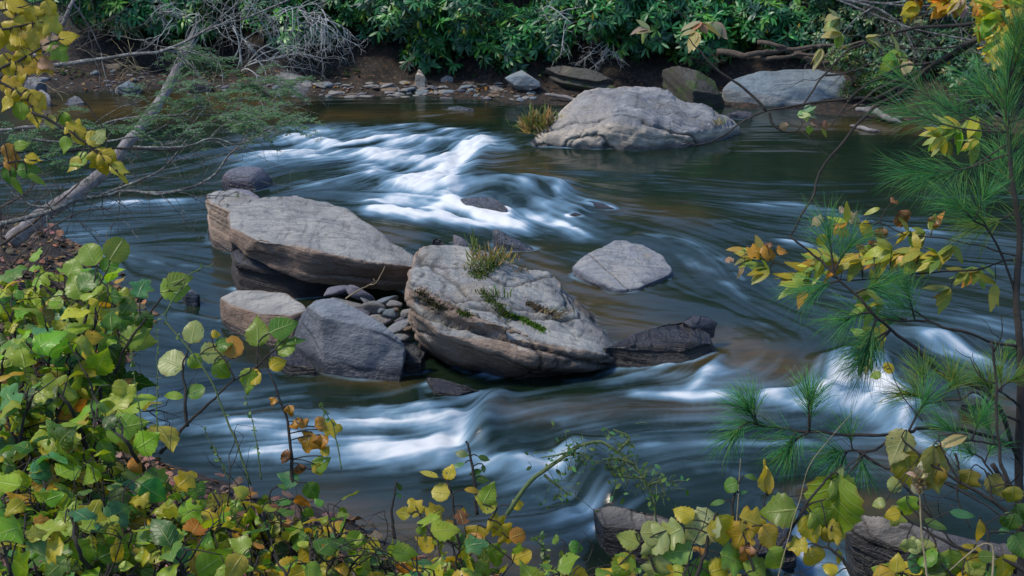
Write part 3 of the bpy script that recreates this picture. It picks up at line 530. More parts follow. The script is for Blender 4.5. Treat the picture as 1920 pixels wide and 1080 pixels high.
# stones made from a few faceted shapes
def stone_mesh(seed, sub=3, flat=.55):
    r = np.random.default_rng(seed); bm = bmesh.new(); bmesh.ops.create_icosphere(bm, subdivisions=sub, radius=1)
    v = np.array([x.co for x in bm.verts]); d = v / np.linalg.norm(v, axis=1)[:, None]
    pn = r.normal(size=(13, 3)); pn /= np.linalg.norm(pn, axis=1)[:, None]; h = r.uniform(.55, 1.0, 13)
    c = np.clip(d @ pn.T, 1e-3, None) / h; rad = np.minimum(1 / (np.sum(c**9, 1)**(1 / 9.0)), 1.25)
    v = d * rad[:, None] * (1 + .05 * fbm(d * 3, 3, seed))[:, None] * [1, .8, flat]
    for x, q in zip(bm.verts, v): x.co = q
    me = bpy.data.meshes.new('stone'); bm.to_mesh(me); bm.free()
    me.polygons.foreach_set('use_smooth', np.ones(len(me.polygons), bool))
    for nme, arr in (('tint', np.stack([np.full(len(v), .25), v[:, 0] * 0, v[:, 0] * 0], -1)), ('luv', v * .3 + seed)):
        at = me.attributes.new(nme, 'FLOAT_VECTOR', 'POINT'); at.data.foreach_set('vector', arr.astype(np.float32).ravel())
    return me
stone_protos = {}
def stone(px, py, wpx, mat, label, z=None, flat=.5, group=None, name='stone', cat='stone', tilt=.25, yr=None):
    k = (mat, rng.integers(0, 5), flat)
    if k not in stone_protos:
        me = stone_mesh(int(rng.integers(1, 999)), 3, flat); me.materials.append(RM[mat]); stone_protos[k] = me
    if z is None:
        zz = 0.0
        for _ in range(6): q = P(px, py, zz); zz = min(.8, .5 * zz + .5 * max(float(ground_z(q[0], q[1])), float(samp(WZ, q[0], q[1])) - .03))
        z = zz
    q = P(px, py, z); w_ = wpx / FP * np.hypot(q[1], CAM_H) / 2
    o = bpy.data.objects.new(name, stone_protos[k]); COL.objects.link(o); o.location = (q[0], q[1], q[2] + w_ * flat * .25)
    o.scale = (w_, w_ * rng.uniform(.7, 1.1), w_ * rng.uniform(.8, 1.15)); o.rotation_euler = (rng.normal() * tilt, rng.normal() * tilt, rng.uniform(-.5, .5) if yr is None else yr)
    return tag(o, label, cat, group)
# pebble pile between the slabs
pile = [(632,546,62,'purple',.24,.3),(676,553,70,'purple',.22,.28),(655,575,60,'grey',.17,.35),(700,580,44,'far',.16,.45),(724,569,46,'slate',.2,.5),(742,572,34,'far',.22,.5),(708,598,52,'grey',.11,.35),(735,590,36,'slate',.16,.5),(682,590,40,'purple',.13,.35),
        (745,612,64,'pale',.14,.25),(755,630,44,'pale',.08,.4),(722,622,34,'far',.06,.4),(752,600,24,'purple',.17,.5),(712,612,28,'far',.08,.4),(766,648,30,'slate',.0,.5),(640,566,40,'grey',.17,.3),(765,585,30,'far',.26,.4),(770,615,26,'tan',.16,.4),(690,568,30,'far',.2,.4),(742,582,20,'tan',.2,.5),(716,583,18,'slate',.19,.5),(728,604,22,'purple',.12,.5),(780,660,26,'dark',-.03,.5),(760,592,16,'pale',.24,.5)]
pl = {'purple': 'purplish', 'grey': 'light grey', 'far': 'grey speckled', 'slate': 'blue grey', 'pale': 'cream', 'tan': 'brown', 'dark': 'black wet'}
for i, (a, b, wd, mt, z, fl) in enumerate(pile):
    sz = 'broad flat' if wd >= 60 else 'medium' if wd >= 40 else 'small' if wd >= 28 else 'tiny'
    stone(a, b, wd, mt, f'{sz} {pl[mt]} stone in the pile wedged between the slab and the mossy boulder', z, fl, group=f'{sz} {pl[mt]} stones wedged between the boulders')
# gravel bar of the far shore
r_ = np.random.default_rng(5)
names = {'far': 'grey speckled', 'slate': 'blue grey', 'tan': 'brown', 'purple': 'purplish', 'pale': 'cream'}
zones = [((600, 1000), (156, 187), 180, 'the gravel bar under the rhododendrons', (10, 36), .28), ((20, 420), (132, 174), 60, 'the muddy shore at the far left', (8, 22), .4), ((1585, 1900), (178, 226), 30, 'the far right shore below the shrubs', (9, 28), .4), ((410, 620), (160, 186), 16, 'the shore beside the pale far boulder', (9, 26), .4), ((1180, 1370), (170, 205), 12, 'the shore behind the pale dome', (9, 22), .5)]
for (xa, xb), (ya, yb), cnt, where, (wa, wb), fl in zones:
    for i in range(cnt):
        mt = r_.choice(['far', 'far', 'slate', 'tan', 'purple', 'pale' if wa < 10 else 'far']); wd = wa + (wb - wa) * r_.random()**2.2
        a, b = r_.uniform(xa, xb), r_.uniform(ya, yb)
        sz = 'larger' if wd > wa + .45 * (wb - wa) else 'small'
        stone(a, b, wd, mt, f'{sz} {names[mt]} stone lying on {where}', None, fl, group=f'{sz} {names[mt]} stones on {where}', tilt=.15)
for a, b, wd, mt, lb in [(195,100,50,'tan','brown boulder in the shadow at the back of the left mud'),(215,128,44,'tan','shadowed brown rock above the branch on the left bank'),(75,150,40,'pale','pale flat stone at the back of the left shore')]:
    if wd: stone(a, b, wd, mt, lb, None, .35)
# extend the fine grid with a coarse margin so the river runs on past the picture
ex = np.array([-60, -40, -25, -16, -12, -10.2]); ax = np.concatenate([ex, GX, -ex[::-1]]); ay = np.concatenate([[4.2, 5.0], GY, [23.6, 24.6]])
def padf(a): return np.pad(a, ((2, 2), (6, 6)), mode='edge')
# where the rocks break the surface the water piles up and shows a broken rim
C = np.zeros_like(XX)
for o in ROCKS:
    v = np.empty(len(o.data.vertices) * 3, np.float32); o.data.vertices.foreach_get('co', v); v = v.reshape(-1, 3)
    v = v[(v[:, 0] > GX[0]) & (v[:, 0] < GX[-1]) & (v[:, 1] > GY[0]) & (v[:, 1] < GY[-1])]; v = v[np.abs(v[:, 2] - samp(ZW, v[:, 0], v[:, 1])) < .02]
    C[((v[:, 1] - GY[0]) / .02).astype(int), ((v[:, 0] - GX[0]) / .02).astype(int)] = 1
C = np.clip(gblur(C, .022) * 2.2, 0, 1); C2 = np.clip(gblur(C, .07) * 1.6, 0, 1)
FA = np.clip(FA + C * np.clip(.10 + .35 * nz + .12 * STREAK + .35 * WILD, 0, .7) + C2 * np.clip(.12 * STREAK + .2 * WILD * nz, 0, .3), 0, 1)
ZW = ZW + .010 * C2 + .006 * C * l_mid.clip(-1, 2)
mb = grid_mesh(ax, ay, padf(ZW), np.stack([padf(FA), padf(BR), padf(WILD)], -1))
m = N('river_water'); at = m.xyz(m.attr('tint')); foam, brn, wild = at[0], at[1], at[2]
pos = m.geo('Position')
n1 = m.noise(m.mapping(pos, (1.2, 5, 1)), 2.2, 5, .6, .6)
body = m.mix(brn, (.006, .014, .008), (.095, .060, .018))
body = m.mix(m.ramp(n1, .35, .7), body, m.mix(.5, body, (.010, .024, .015)))
foamc = m.mix(m.ramp(foam, .45, .95), (.19, .35, .50), (.64, .66, .66))
col = m.mix(m.ramp(foam, .05, .85, 0, 1, False), body, foamc)
rough = m.ramp(foam, 0, .5, .13, .75, False)
bm = m.bump(m.noise(m.mapping(pos, (3, 11, 1)), 3, 3, .5, .5), m.math('MULTIPLY_ADD', wild, .22, .05), 0.02)
b = m.bsdf(Base_Color=col, Roughness=rough, IOR=1.333, Normal=bm.outputs[0])
WATER_M = m.done(b.outputs[0])
o = mb.build('river_water', WATER_M); tag(o, kind='structure')

# ------------------------------------------------------------------ leaves
def leaf_tpl(prof, n=7, half=2, fold=.25, curl=.3, twist=0.0, wave=.03, teeth=0.0, seed=0):
    u = np.linspace(0, 1, n + 1); r = np.random.default_rng(seed); rows = []; uv = []
    ph = r.uniform(0, 6.28)
    for i, a in enumerate(u):
        w = prof(a) * (1 + (teeth * (1 if i % 2 else -1)))
        x0 = a - .12 * curl * a * a; z0 = -curl * a * a * .5 + curl * .18 * a
        th = twist * a
        for j in range(-half, half + 1):
            v = j / half; y = w * v; z = fold * abs(y) - .9 * fold * abs(v) * y * v * 1.0 + wave * math.sin(ph + a * 9 + v * 2.2) * abs(v)
            rows.append((x0, y * math.cos(th) - z * math.sin(th), z0 + z * math.cos(th) + y * math.sin(th))); uv.append((a, v, 0))
    k = 2 * half + 1; i = np.arange(n)[:, None] * k; j = np.arange(k - 1)[None]
    q = np.stack([i + j, i + j + 1, i + k + j + 1, i + k + j], -1).reshape(-1, 4)
    return np.array(rows), q, np.array(uv)
def pf_broad(a): return .385 * math.sin(math.pi * a**.66) ** .85 * (1 - .25 * sm(a)) + .003 if 0 < a < 1 else .003
def sm(a): return max(0.0, (a - .6) / .4)
def pf_round(a): return .46 * math.sqrt(max(0, 1 - (2 * a - 1)**2)) * (1.08 - .2 * a) + .004
def pf_lance(a): return .15 * math.sin(math.pi * a**.75) ** .9 + .004
def pf_rhodo(a): return .112 * (math.sin(math.pi * a**1.15) ** .6 if 0 < a < 1 else 0) + .006
def pf_small(a): return .24 * math.sin(math.pi * a) ** .7 + .01 if 0 < a < 1 else .01
def pf_lobed(a): return (.40 * math.sin(math.pi * min(1, a**.7)) ** .7) * (1 + .28 * math.sin(a * 15)) + .004
TP = {
 'broad': [leaf_tpl(pf_broad, 13, 2, .30 + .25 * (s % 2), c, t, .05, .07, s) for s, (c, t) in enumerate([(.45, .1), (.9, .5), (.1, -.4), (1.3, .7), (-.4, .3), (.7, -.8)])],
 'round': [leaf_tpl(pf_round, 8, 2, .25, c, t, .03, .03, s) for s, (c, t) in enumerate([(.3, 0), (.6, .3), (-.1, -.2), (.9, .2)])],
 'lance': [leaf_tpl(pf_lance, 7, 1, .5, c, t, .02, 0, s) for s, (c, t) in enumerate([(.3, 0), (.7, .3), (1.1, -.4), (.0, .2)])],
 'rhodo': [leaf_tpl(pf_rhodo, 4, 1, .45, c, 0, .0, 0, s) for s, c in enumerate([.2, .45, .7])],
 'small': [leaf_tpl(pf_small, 3, 1, .3, c, 0, 0, 0, s) for s, c in enumerate([.1, .5])],
 'lobed': [leaf_tpl(pf_lobed, 14, 2, .3, c, t, .05, 0, s) for s, (c, t) in enumerate([(.4, .2), (.9, -.4), (1.3, .6), (.2, 0)])],
 'dead': [leaf_tpl(pf_broad, 8, 2, 1.3, c, t, .12, .05, s) for s, (c, t) in enumerate([(1.6, .9), (2.2, -1.2), (1.2, 1.6)])],
}
def nrm(v): return v / (np.linalg.norm(v, axis=-1, keepdims=True) + 1e-9)
def put_leaves(mb, kind, pos, d, nrml, size, col, var=.12, wid=1.0):
    """many leaves at once: base point, direction, facing, length, colour"""
    pos = np.atleast_2d(pos); n = len(pos)
    if n == 0: return
    d = nrm(np.broadcast_to(d, (n, 3))); s = nrm(np.cross(np.broadcast_to(nrml, (n, 3)), d)); z = np.cross(d, s)
    size = np.broadcast_to(size, (n,)); col = np.broadcast_to(col, (n, 3)); wid = np.broadcast_to(wid, (n,))
    which = rng.integers(0, len(TP[kind]), n)
    for k, (v, q, uv) in enumerate(TP[kind]):
        id_ = np.where(which == k)[0]
        if not len(id_): continue
        m_ = len(id_); vv = v[None] * size[id_, None, None]
        w_ = pos[id_, None] + vv[..., :1] * d[id_, None] + vv[..., 1:2] * s[id_, None] * wid[id_, None, None] + vv[..., 2:] * z[id_, None]
        c = col[id_] * (1 + var * rng.normal(size=(m_, 1))).clip(.5, 1.6); c = np.repeat(c[:, None], len(v), 1)
        u = np.repeat(uv[None], m_, 0).copy(); u[..., 2] = rng.random((m_, 1)) * 50
        f = (q[None] + (np.arange(m_) * len(v))[:, None, None]).reshape(-1, 4)
        mb.add(w_.reshape(-1, 3), [f], c.reshape(-1, 3), u.reshape(-1, 3))
def leaf_mat(name, trans=.3, rough=.5, veins=1.0, spots=.5, spec=.4, edge=(.20, .07, .015), holes=False):
    m = N(name); c = m.attr('tint'); x = m.xyz(m.attr('luv')); u, v, r = x
    av = m.math('ABSOLUTE', v)
    comb = m.new('ShaderNodeCombineXYZ'); m.set(comb.inputs[0], m.math('MULTIPLY', u, 2.2)); m.set(comb.inputs[1], m.math('MULTIPLY', v, .9)); m.set(comb.inputs[2], r)
    if veins:
        mid = m.ramp(av, .03, .10, 1, 0)
        sv = m.math('SINE', m.math('MULTIPLY', m.math('SUBTRACT', u, m.math('MULTIPLY', av, .22)), 46))
        sv = m.math('MULTIPLY', m.ramp(sv, .8, 1), .55)
        vein = m.math('MAXIMUM', mid, sv)
        c = m.mix(m.math('MULTIPLY', vein, .38 * veins), c, m.mix(.55, c, (.5, .55, .25)))
        bh = m.math('MULTIPLY', vein, -1)
    n1 = m.noise(comb.outputs[0], 1.3, 4, .6); n2 = m.noise(comb.outputs[0], 4.5, 4, .7)
    c = m.mix(m.ramp(n1, .35, .7, 0, .5), c, m.mix(1, c, (1.22, 1.05, .6), 'MULTIPLY'))
    c = m.mix(m.math('MULTIPLY', m.ramp(n2, .60, .68), spots), c, edge)
    c = m.mix(m.math('MULTIPLY', m.math('MULTIPLY', m.ramp(av, .7, 1), m.ramp(n1, .5, .6)), spots), c, edge)
    k = {}
    if veins: k['Normal'] = m.bump(bh, .5, .004).outputs[0]
    b = m.bsdf(Base_Color=c, Roughness=rough, Specular_IOR_Level=spec, **k)
    t = m.new('ShaderNodeBsdfTranslucent'); m.set(t.inputs[0], m.mix(1, c, (1.25, 1.2, .6), 'MULTIPLY'))
    mx = m.new('ShaderNodeMixShader'); mx.inputs[0].default_value = trans; m.t.links.new(b.outputs[0], mx.inputs[1]); m.t.links.new(t.outputs[0], mx.inputs[2])
    if holes:                                           # insect eaten
        hx = m.new('ShaderNodeMixShader'); m.set(hx.inputs[0], m.ramp(m.noise(comb.outputs[0], 3.1, 2, .5), .705, .715)); tr = m.new('ShaderNodeBsdfTransparent')
        m.t.links.new(mx.outputs[0], hx.inputs[1]); m.t.links.new(tr.outputs[0], hx.inputs[2]); return m.done(hx.outputs[0])
    return m.done(mx.outputs[0])
LM = {'autumn': leaf_mat('autumn_leaf', .38, .42, 1.2, .55, .5, holes=True), 'green': leaf_mat('green_leaf', .3, .5, .8, .3, .3), 'rhodo': leaf_mat('leathery_leaf', .12, .42, 0, .05, .5),
      'needle': leaf_mat('pine_needle', .2, .45, 0, 0), 'dead': leaf_mat('dead_leaf', .15, .7, .6, .8), 'moss': leaf_mat('moss_tuft', .1, .8, 0, 0, .1)}
def bark_mat(name, a, b, sc=20, lich=None):
    m = N(name); pos = m.geo('Position'); n1 = m.noise(pos, sc, 5, .7); n2 = m.noise(pos, sc * 4, 4, .7)
    q = m.attr('luv'); st = m.noise(m.mapping(q, (6, 60, 1)), 1.5, 4, .7)
    c = m.mix(m.ramp(n1, .35, .65), a, b); c = m.mix(m.ramp(st, .5, .75, 0, .6), c, tuple(v * .4 for v in a))
    if lich: c = m.mix(m.ramp(n2, .52, .6, 0, .85), c, lich)
    bm = m.bump(m.math('ADD', n2, st), .7, .01)
    return m.done(m.bsdf(Base_Color=c, Roughness=.8, Normal=bm.outputs[0]).outputs[0])
BM = {'dark': bark_mat('dark_twig_bark', (.030, .024, .020), (.055, .045, .035)), 'brown': bark_mat('brown_bark', (.07, .05, .035), (.12, .09, .065)),
      'dead': bark_mat('weathered_dead_wood', (.13, .115, .11), (.27, .25, .245), 9), 'lichen': bark_mat('lichen_covered_bark', (.10, .09, .08), (.2, .19, .18), 14, (.36, .40, .36)),
      'silver': bark_mat('silver_dead_twig', (.30, .31, .30), (.46, .47, .45), 20), 'green': bark_mat('green_stem', (.10, .16, .05), (.17, .22, .08), 14), 'straw': bark_mat('dry_straw_stem', (.36, .28, .15), (.48, .40, .24), 18)}
UP = np.array([0, 0, 1.0]); CR = np.array([1.0, 0, 0]); CU = np.array([0, sp_, cp]); CF = np.array([0, cp, -sp_])
def pal(spec, n):
    """n colours drawn from [(weight, (r, g, b)), ...]"""
    w_ = np.array([a for a, _ in spec], float); c = np.array([b for _, b in spec]); i = rng.choice(len(c), n, p=w_ / w_.sum())
    return c[i] * (1 + .15 * rng.normal(size=(n, 3)) * [1, .7, 1]).clip(.6, 1.5)
def rosettes(mb, c, ax, L, nl, colspec, kind='rhodo', droop=.25, wid=1.0):
    n = len(c); ax = nrm(ax); t = nrm(np.cross(ax, rng.normal(size=(n, 3)))); b = np.cross(ax, t); cc = pal(colspec, n)
    for k in range(nl):
        a = 2 * np.pi * (k + .25 * rng.normal(size=n)) / nl * (1 if k < nl * .7 else 1.37); el = np.where(k < nl * .7, -droop, .55) + .22 * rng.normal(size=n)
        d = (np.cos(a)[:, None] * t + np.sin(a)[:, None] * b) * np.cos(el)[:, None] + ax * np.sin(el)[:, None]
        put_leaves(mb, kind, c + d * .01, d, ax, L * rng.uniform(.75, 1.1, n), cc, .14, wid)

# ------------------------------------------------------------------ the far bank
def twigs(mb, p, d, L, r, depth, nb=3, spread=.6, grav=0.0, wob=.12, seg=4, lw=.72, out=None, col=(.5, .5, .5)):
    k = 5; pts = [p]; dd = d.copy()
    for i in range(k):
        dd = nrm(dd + rng.normal(size=3) * wob + np.array([0, 0, -grav])); pts.append(pts[-1] + dd * L / k)
    pts = np.array(pts); tube(mb, pts, np.linspace(r, r * .55, k + 1), seg, col)
    if out is not None: out.append((pts, dd, depth))
    if depth <= 0: return
    for j in range(nb):
        i = rng.integers(2, k + 1) if j else k
        twigs(mb, pts[i], nrm(dd + rng.normal(size=3) * spread), L * lw * rng.uniform(.7, 1.15), r * .58, depth - 1, nb, spread, grav, wob, seg if depth > 2 else 3, lw, out, col)
RH = [(6, (.026, .14, .045)), (4, (.045, .21, .05)), (4, (.018, .09, .045)), (1.8, (.10, .27, .035))]
def far_y(x): return float(np.interp(x, shore[:, 0], shore[:, 1]))
def rhodo(px, py, label, lobes=6, rad=.45, n=60, L=.175, colspec=RH, back=0.0, name='rhododendron_bush', cat='bush', group='evergreen bushes along the far bank', nl=10, kind='rhodo', zc=None, yellow=3, spreadx=1.0, wid=1.0):
    q = P(px, py, 1.2); x = q[0]; yb = far_y(x) + 1.65 + back; c = np.array([x, yb, 0]); zc = zc or 1.3
    g = float(ground_z(x, yb)); root = np.array([x, yb + .15, g - .05])
    t = empty(name, root, label, cat, group)
    fm, sm = MB(), MB()
    for k in range(lobes):
        a = rng.uniform(-1, 1); lc = c + [a * .75 * spreadx, rng.uniform(-.55, .5), zc + back * .5 + rng.uniform(-.45, .6)]
        lr = rad * rng.uniform(.75, 1.2); d = nrm(rng.normal(size=(n, 3)) + [0, -.25, .3]); s = lc + d * lr * rng.uniform(.72, 1.05, (n, 1)) * [1.15, 1, .85]
        keep = s[:, 2] > ground_z(s[:, 0], s[:, 1]) + .08; s, d = s[keep], d[keep]
        if len(s) < 3: continue
        rosettes(fm, s, d + [0, 0, .8], L, nl, colspec, kind, wid=wid)
        tube(sm, curve([root, (root + lc) / 2 + rng.normal(size=3) * .12, lc], 7, .06, k), np.linspace(.03, .012, 9)[:len(curve([root, root + 1, lc], 7))], 5, (.5, .5, .5))
        for i in rng.integers(0, len(s), min(20, len(s))):
            tube(sm, curve([lc + rng.normal(size=3) * .05, (lc + s[i]) / 2 + rng.normal(size=3) * .04, s[i]], 4), .006, 4)
        ky = rng.integers(0, len(s), yellow)
        put_leaves(fm, kind, s[ky] + [0, -.03, -.03], rng.normal(size=(yellow, 3)) * .5 + [0, -.2, -1], [0, -1, .2], L * .8, (.42, .30, .02), wid=wid * 1.2)
    fm.build('foliage', LM['rhodo'], t); sm.build('branches', BM['brown'], t); return t
for px, back, lb, lobes in [
  (690,0,'rhododendron bush on the far bank right of the silver dead brush',7),(820,-.1,'rhododendron bush hanging over the upright stone on the gravel bar',7),(940,0,'rhododendron bush just above the blue slate on the far bank',7),
  (1070,.1,'rhododendron bush left of the pale dome rock above mossy slab',7),(1190,0,'rhododendron bush directly behind the pale dome rock',7),(1310,.0,'rhododendron bush between the pale dome and the driftwood roots',6),
  (1430,.45,'rhododendron bush above the driftwood roots on the far bank',6),(1550,.5,'rhododendron bush at the right end above the smooth blue boulder',6),
  (60,-.1,'rhododendron bush in the far upper left corner behind the yellow leaves',6),(150,.0,'rhododendron bush over the left mud shore right of the slanting branch',6),(340,-.1,'rhododendron bush overhanging the left shore beside the trunk top',6),(500,-.1,'low rhododendron bush left of the pale far boulder',6),
  (230,.1,'rhododendron bush half hidden by the pale slanting branch at upper left',6),(440,.2,'rhododendron bush behind the broken top of the dead trunk',6),(560,.8,'rhododendron bush in deep shade behind the silver dead brush',6)]:
    rhodo(px, 60, lb, lobes, back=back, zc=1.3 if px < 520 else .98 if back < .4 else .9)
for px, lb in [(60,'dark evergreen bush high on the bank in the far upper left corner'),(330,'dark evergreen bush higher up the bank behind the dead trunk'),(640,'dark evergreen bush higher up behind the silver brush'),(800,'dark evergreen bush higher up the bank above the gravel bar'),(980,'dark evergreen bush higher up the bank above the blue slate'),(1140,'dark evergreen bush higher up the bank behind the pale dome'),(1300,'dark evergreen bush higher up the bank left of the driftwood'),(1480,'dark evergreen bush higher up the bank behind the driftwood')]:
    rhodo(px, 20, lb, 7, .6, 70, .15, [(1, (.012, .05, .026)), (1, (.02, .075, .032))], back=1.5, zc=1.3, yellow=1, group='dark evergreen bushes higher up the far bank')
GR = [(5, (.05, .12, .03)), (3, (.08, .15, .03)), (1, (.15, .17, .03))]; TL = [(4, (.035, .11, .06)), (2, (.05, .13, .05)), (1, (.10, .14, .05))]
for px, back, zc, lb, cs, L, rd, kd, wd in [
  (1640,-.5,.75,'small fine leaved green shrub hugging the right end of the blue boulder',GR,.045,.22,'small',1.0),(1760,.1,1.0,'loose blue green shrub on the far right bank behind the pine',TL,.10,.42,'lance',1.2),(1860,0,1.1,'leafy shrub at the far right bank behind the pine top',TL,.10,.42,'lance',1.2),
  (1700,.7,1.3,'tall loose green shrub behind the bare branches at upper right',GR,.10,.45,'lance',1.3),(1950,.3,1.1,'leafy green shrub at the right edge of the far bank',GR,.10,.45,'lance',1.3),(1630,.3,1.3,'thin leaved shrub above the right end of the driftwood',TL,.10,.42,'lance',1.1)]:
    rhodo(px, 80, lb, 7, rd, 130, L, cs, back, 'leafy_shrub', 'shrub', 'loose shrubs on the far right bank', 7, kd, zc, 2, .8 if L > .06 else .45, wd)
# driftwood roots over the blue boulder
t = empty('driftwood_root', P(1450, 120, .8), 'tangle of grey brown driftwood roots lying above the smooth blue boulder', 'driftwood')
mb = MB()
for pts, r0 in [([(1345,97,.95),(1400,106,.9),(1450,98,.92),(1500,94,.95),(1540,88,1.0)],.05),([(1400,108,.85),(1450,112,.84),(1500,104,.88),(1550,110,.86)],.035),([(1420,80,1.05),(1460,88,1.0),(1490,105,.85),(1530,120,.75),(1565,112,.8)],.035),([(1490,98,.9),(1520,114,.8),(1560,118,.78),(1590,100,.9)],.045),([(1530,115,.8),(1570,95,.95),(1620,78,1.1)],.035),([(1500,95,.9),(1550,86,1.0),(1600,92,.95)],.03)]:
    c = curve([P(*p) - [0, 0, 0] for p in pts], 24, .03, r0); tube(mb, c, np.linspace(r0, r0 * .45, len(c)), 7, jit=.12)
mb.build('root_limbs', BM['brown'], t)
for pts, r0, lb in [([(1605,205,.22),(1640,212,.2),(1665,224,.17),(1690,232,.14)],.05,'grey driftwood log at the water edge below the right shrubs'),([(1595,236,.14),(1625,244,.14),(1648,248,.13)],.03,'thin driftwood stick floating off the far right shore'),([(1085,190,.16),(1050,182,.2),(1020,178,.22)],.03,'dark branch stub beside the left of the pale dome')]:
    mb = MB(); c = curve([P(*p) for p in pts], 14, .04, r0); tube(mb, c, np.interp(np.linspace(0, 1, len(c)), [0, .3, .8, 1], [.6, 1, .8, .25]) * r0, 9, jit=.1)
    tag(mb.build('driftwood_log', BM['dead']), lb, 'driftwood')
def brush(px, py, z, lb, L, dirv, mat='silver', n=8, depth=4, r=.013, grav=.05, group=None, nb=3, spread=.6):
    q = P(px, py, z) if np.isscalar(z) else z; t = empty('dead_shrub', q, lb, 'dead shrub', group); mb = MB()
    for i in range(n): twigs(mb, q + rng.normal(size=3) * .06, nrm(np.array(dirv, float) + rng.normal(size=3) * .35), L * rng.uniform(.7, 1.1), r, depth, nb, spread, grav, .16)
    mb.build('bare_twigs', BM[mat], t); return t
brush(455,128,.6,'pale silver dead brush arching over the shore right of the dead trunk',.75,(.55,-.25,.75),n=7,depth=4)
brush(560,20,1.45,'silvery dead twigs hanging in the top of the picture beside the rhododendron',.42,(.3,-.5,-.25),n=8,depth=3,r=.010)
brush(600,30,1.5,'grey lichen twigs drooping above the pale far boulder',.38,(.5,-.4,-.4),n=7,depth=3,r=.010)
brush(330,30,1.5,'silvery dead twigs above the broken trunk top',.40,(-.1,-.5,.1),n=7,depth=3,r=.010)
brush(1145,85,.85,'small silver dead brush in front of the rhododendron left of the dome',.30,(-.1,-.6,-.3),n=6,depth=3,r=.008)
brush(1345,88,.85,'fine bare roots dangling over the left end of the blue boulder',.32,(-.2,-.5,-.5),'brown',n=7,depth=2,r=.007)
brush(1060,40,1.4,'thin bare grey branch poking from the bushes above the mossy slab',.45,(-.5,-.5,.1),n=3,depth=3,r=.010)
brush(1660,60,1.3,'thin bare twigs among the shrubs at upper right',.55,(.1,-.4,.3),'brown',n=6,depth=3,r=.010)
brush(1870,110,1.0,'grey bare twigs behind the pine top',.5,(-.3,-.4,.4),'lichen',n=5,depth=3,r=.010)
brush(150,90,.9,'bare brown twigs above the left mud shore',.5,(.3,-.3,.3),'brown',n=6,depth=3,r=.009)
brush(760,145,.35,'thin dry sticks standing on the gravel bar',.28,(.3,-.1,.9),'brown',n=4,depth=1,r=.006)
brush(60,150,.4,'dry arching stalks on the shore at the far left',.45,(.8,-.1,.5),'straw',n=6,depth=1,r=.005)
brush(270,130,.5,'pale arching stalks across the left mud shore',.6,(-.7,-.1,.35),'straw',n=7,depth=1,r=.005)
# leaf litter and moss on the far bank
def scatter_litter(name, pts, kind, size, spec, mat, lb):
    mb = MB(); n = len(pts); up = nrm(UP + rng.normal(size=(n, 3)) * .3)
    put_leaves(mb, kind, pts, np.cross(up, rng.normal(size=(n, 3))), up, size * rng.uniform(.6, 1.2, n), pal(spec, n)); return tag(mb.build(name, mat), lb, 'ground cover', kind='stuff')
def on_ground(px, py, dz=.015):
    x, y = None, None; z = np.zeros(len(px))
    for _ in range(12): q = P(px, py, z); z = .5 * z + .5 * ground_z(q[:, 0], q[:, 1])
    q = P(px, py, z); q[:, 2] += dz; return q
BRN = [(3, (.16, .08, .04)), (3, (.22, .13, .08)), (2, (.30, .17, .12)), (1, (.32, .16, .03)), (1, (.10, .06, .04))]
n = 1500; q = on_ground(rng.uniform(0, 1900, n), rng.uniform(95, 182, n)); q = q[ground_z(q[:, 0], q[:, 1]) > samp(WZ, q[:, 0], q[:, 1]) + .02]
scatter_litter('leaf_litter', q, 'small', .085, BRN, LM['dead'], 'fallen brown leaves scattered along the far shore')
n = 6500; q = on_ground(rng.uniform(0, 1920, n), 98 + 48 * rng.random(n)**1.3, .0); k = fbm(q * 2.2, 3, 41) > -.05; q = q[k]; q[:, 2] += rng.uniform(0, .06, len(q))
scatter_litter('undergrowth', q, 'small', .075, [(4, (.03, .07, .02)), (3, (.05, .085, .02)), (2, (.07, .055, .025)), (1, (.02, .09, .04))], LM['moss'], 'low dark undergrowth and moss covering the foot of the far bank')
# grass on the dome
def tuft(px, py, z, lb, n, L, spec, spread, base=.08, name='grass_tuft', cat='grass tuft', lean=(0, 0, 1), wid=.35, q=None):
    q = P(px, py, z) if q is None else q; mb = MB(); b = q + rng.normal(size=(n, 3)) * base * [1, .6, .12]
    d = nrm(np.array(lean, float) + rng.normal(size=(n, 3)) * spread); put_leaves(mb, 'lance', b, d, rng.normal(size=(n, 3)), L * rng.uniform(.5, 1.1, n), pal(spec, n), .1, wid); return tag(mb.build(name, LM['green']), lb, cat)
DRY = [(3, (.36, .27, .13)), (2, (.27, .24, .11)), (2, (.14, .20, .06))]
tuft(1012,245,.28,'dry tan grass tuft growing at the left end of the pale dome rock',150,.36,DRY,.5,.11,lean=(-.15,-.1,1))
tuft(1350,235,.32,'few dry grass blades at the right end of the pale dome rock',22,.16,DRY,.5,.06)
tuft(1045,255,.2,'small dead weed on the waterline of the pale dome',20,.16,[(1,(.2,.1,.05))],.3,.03)
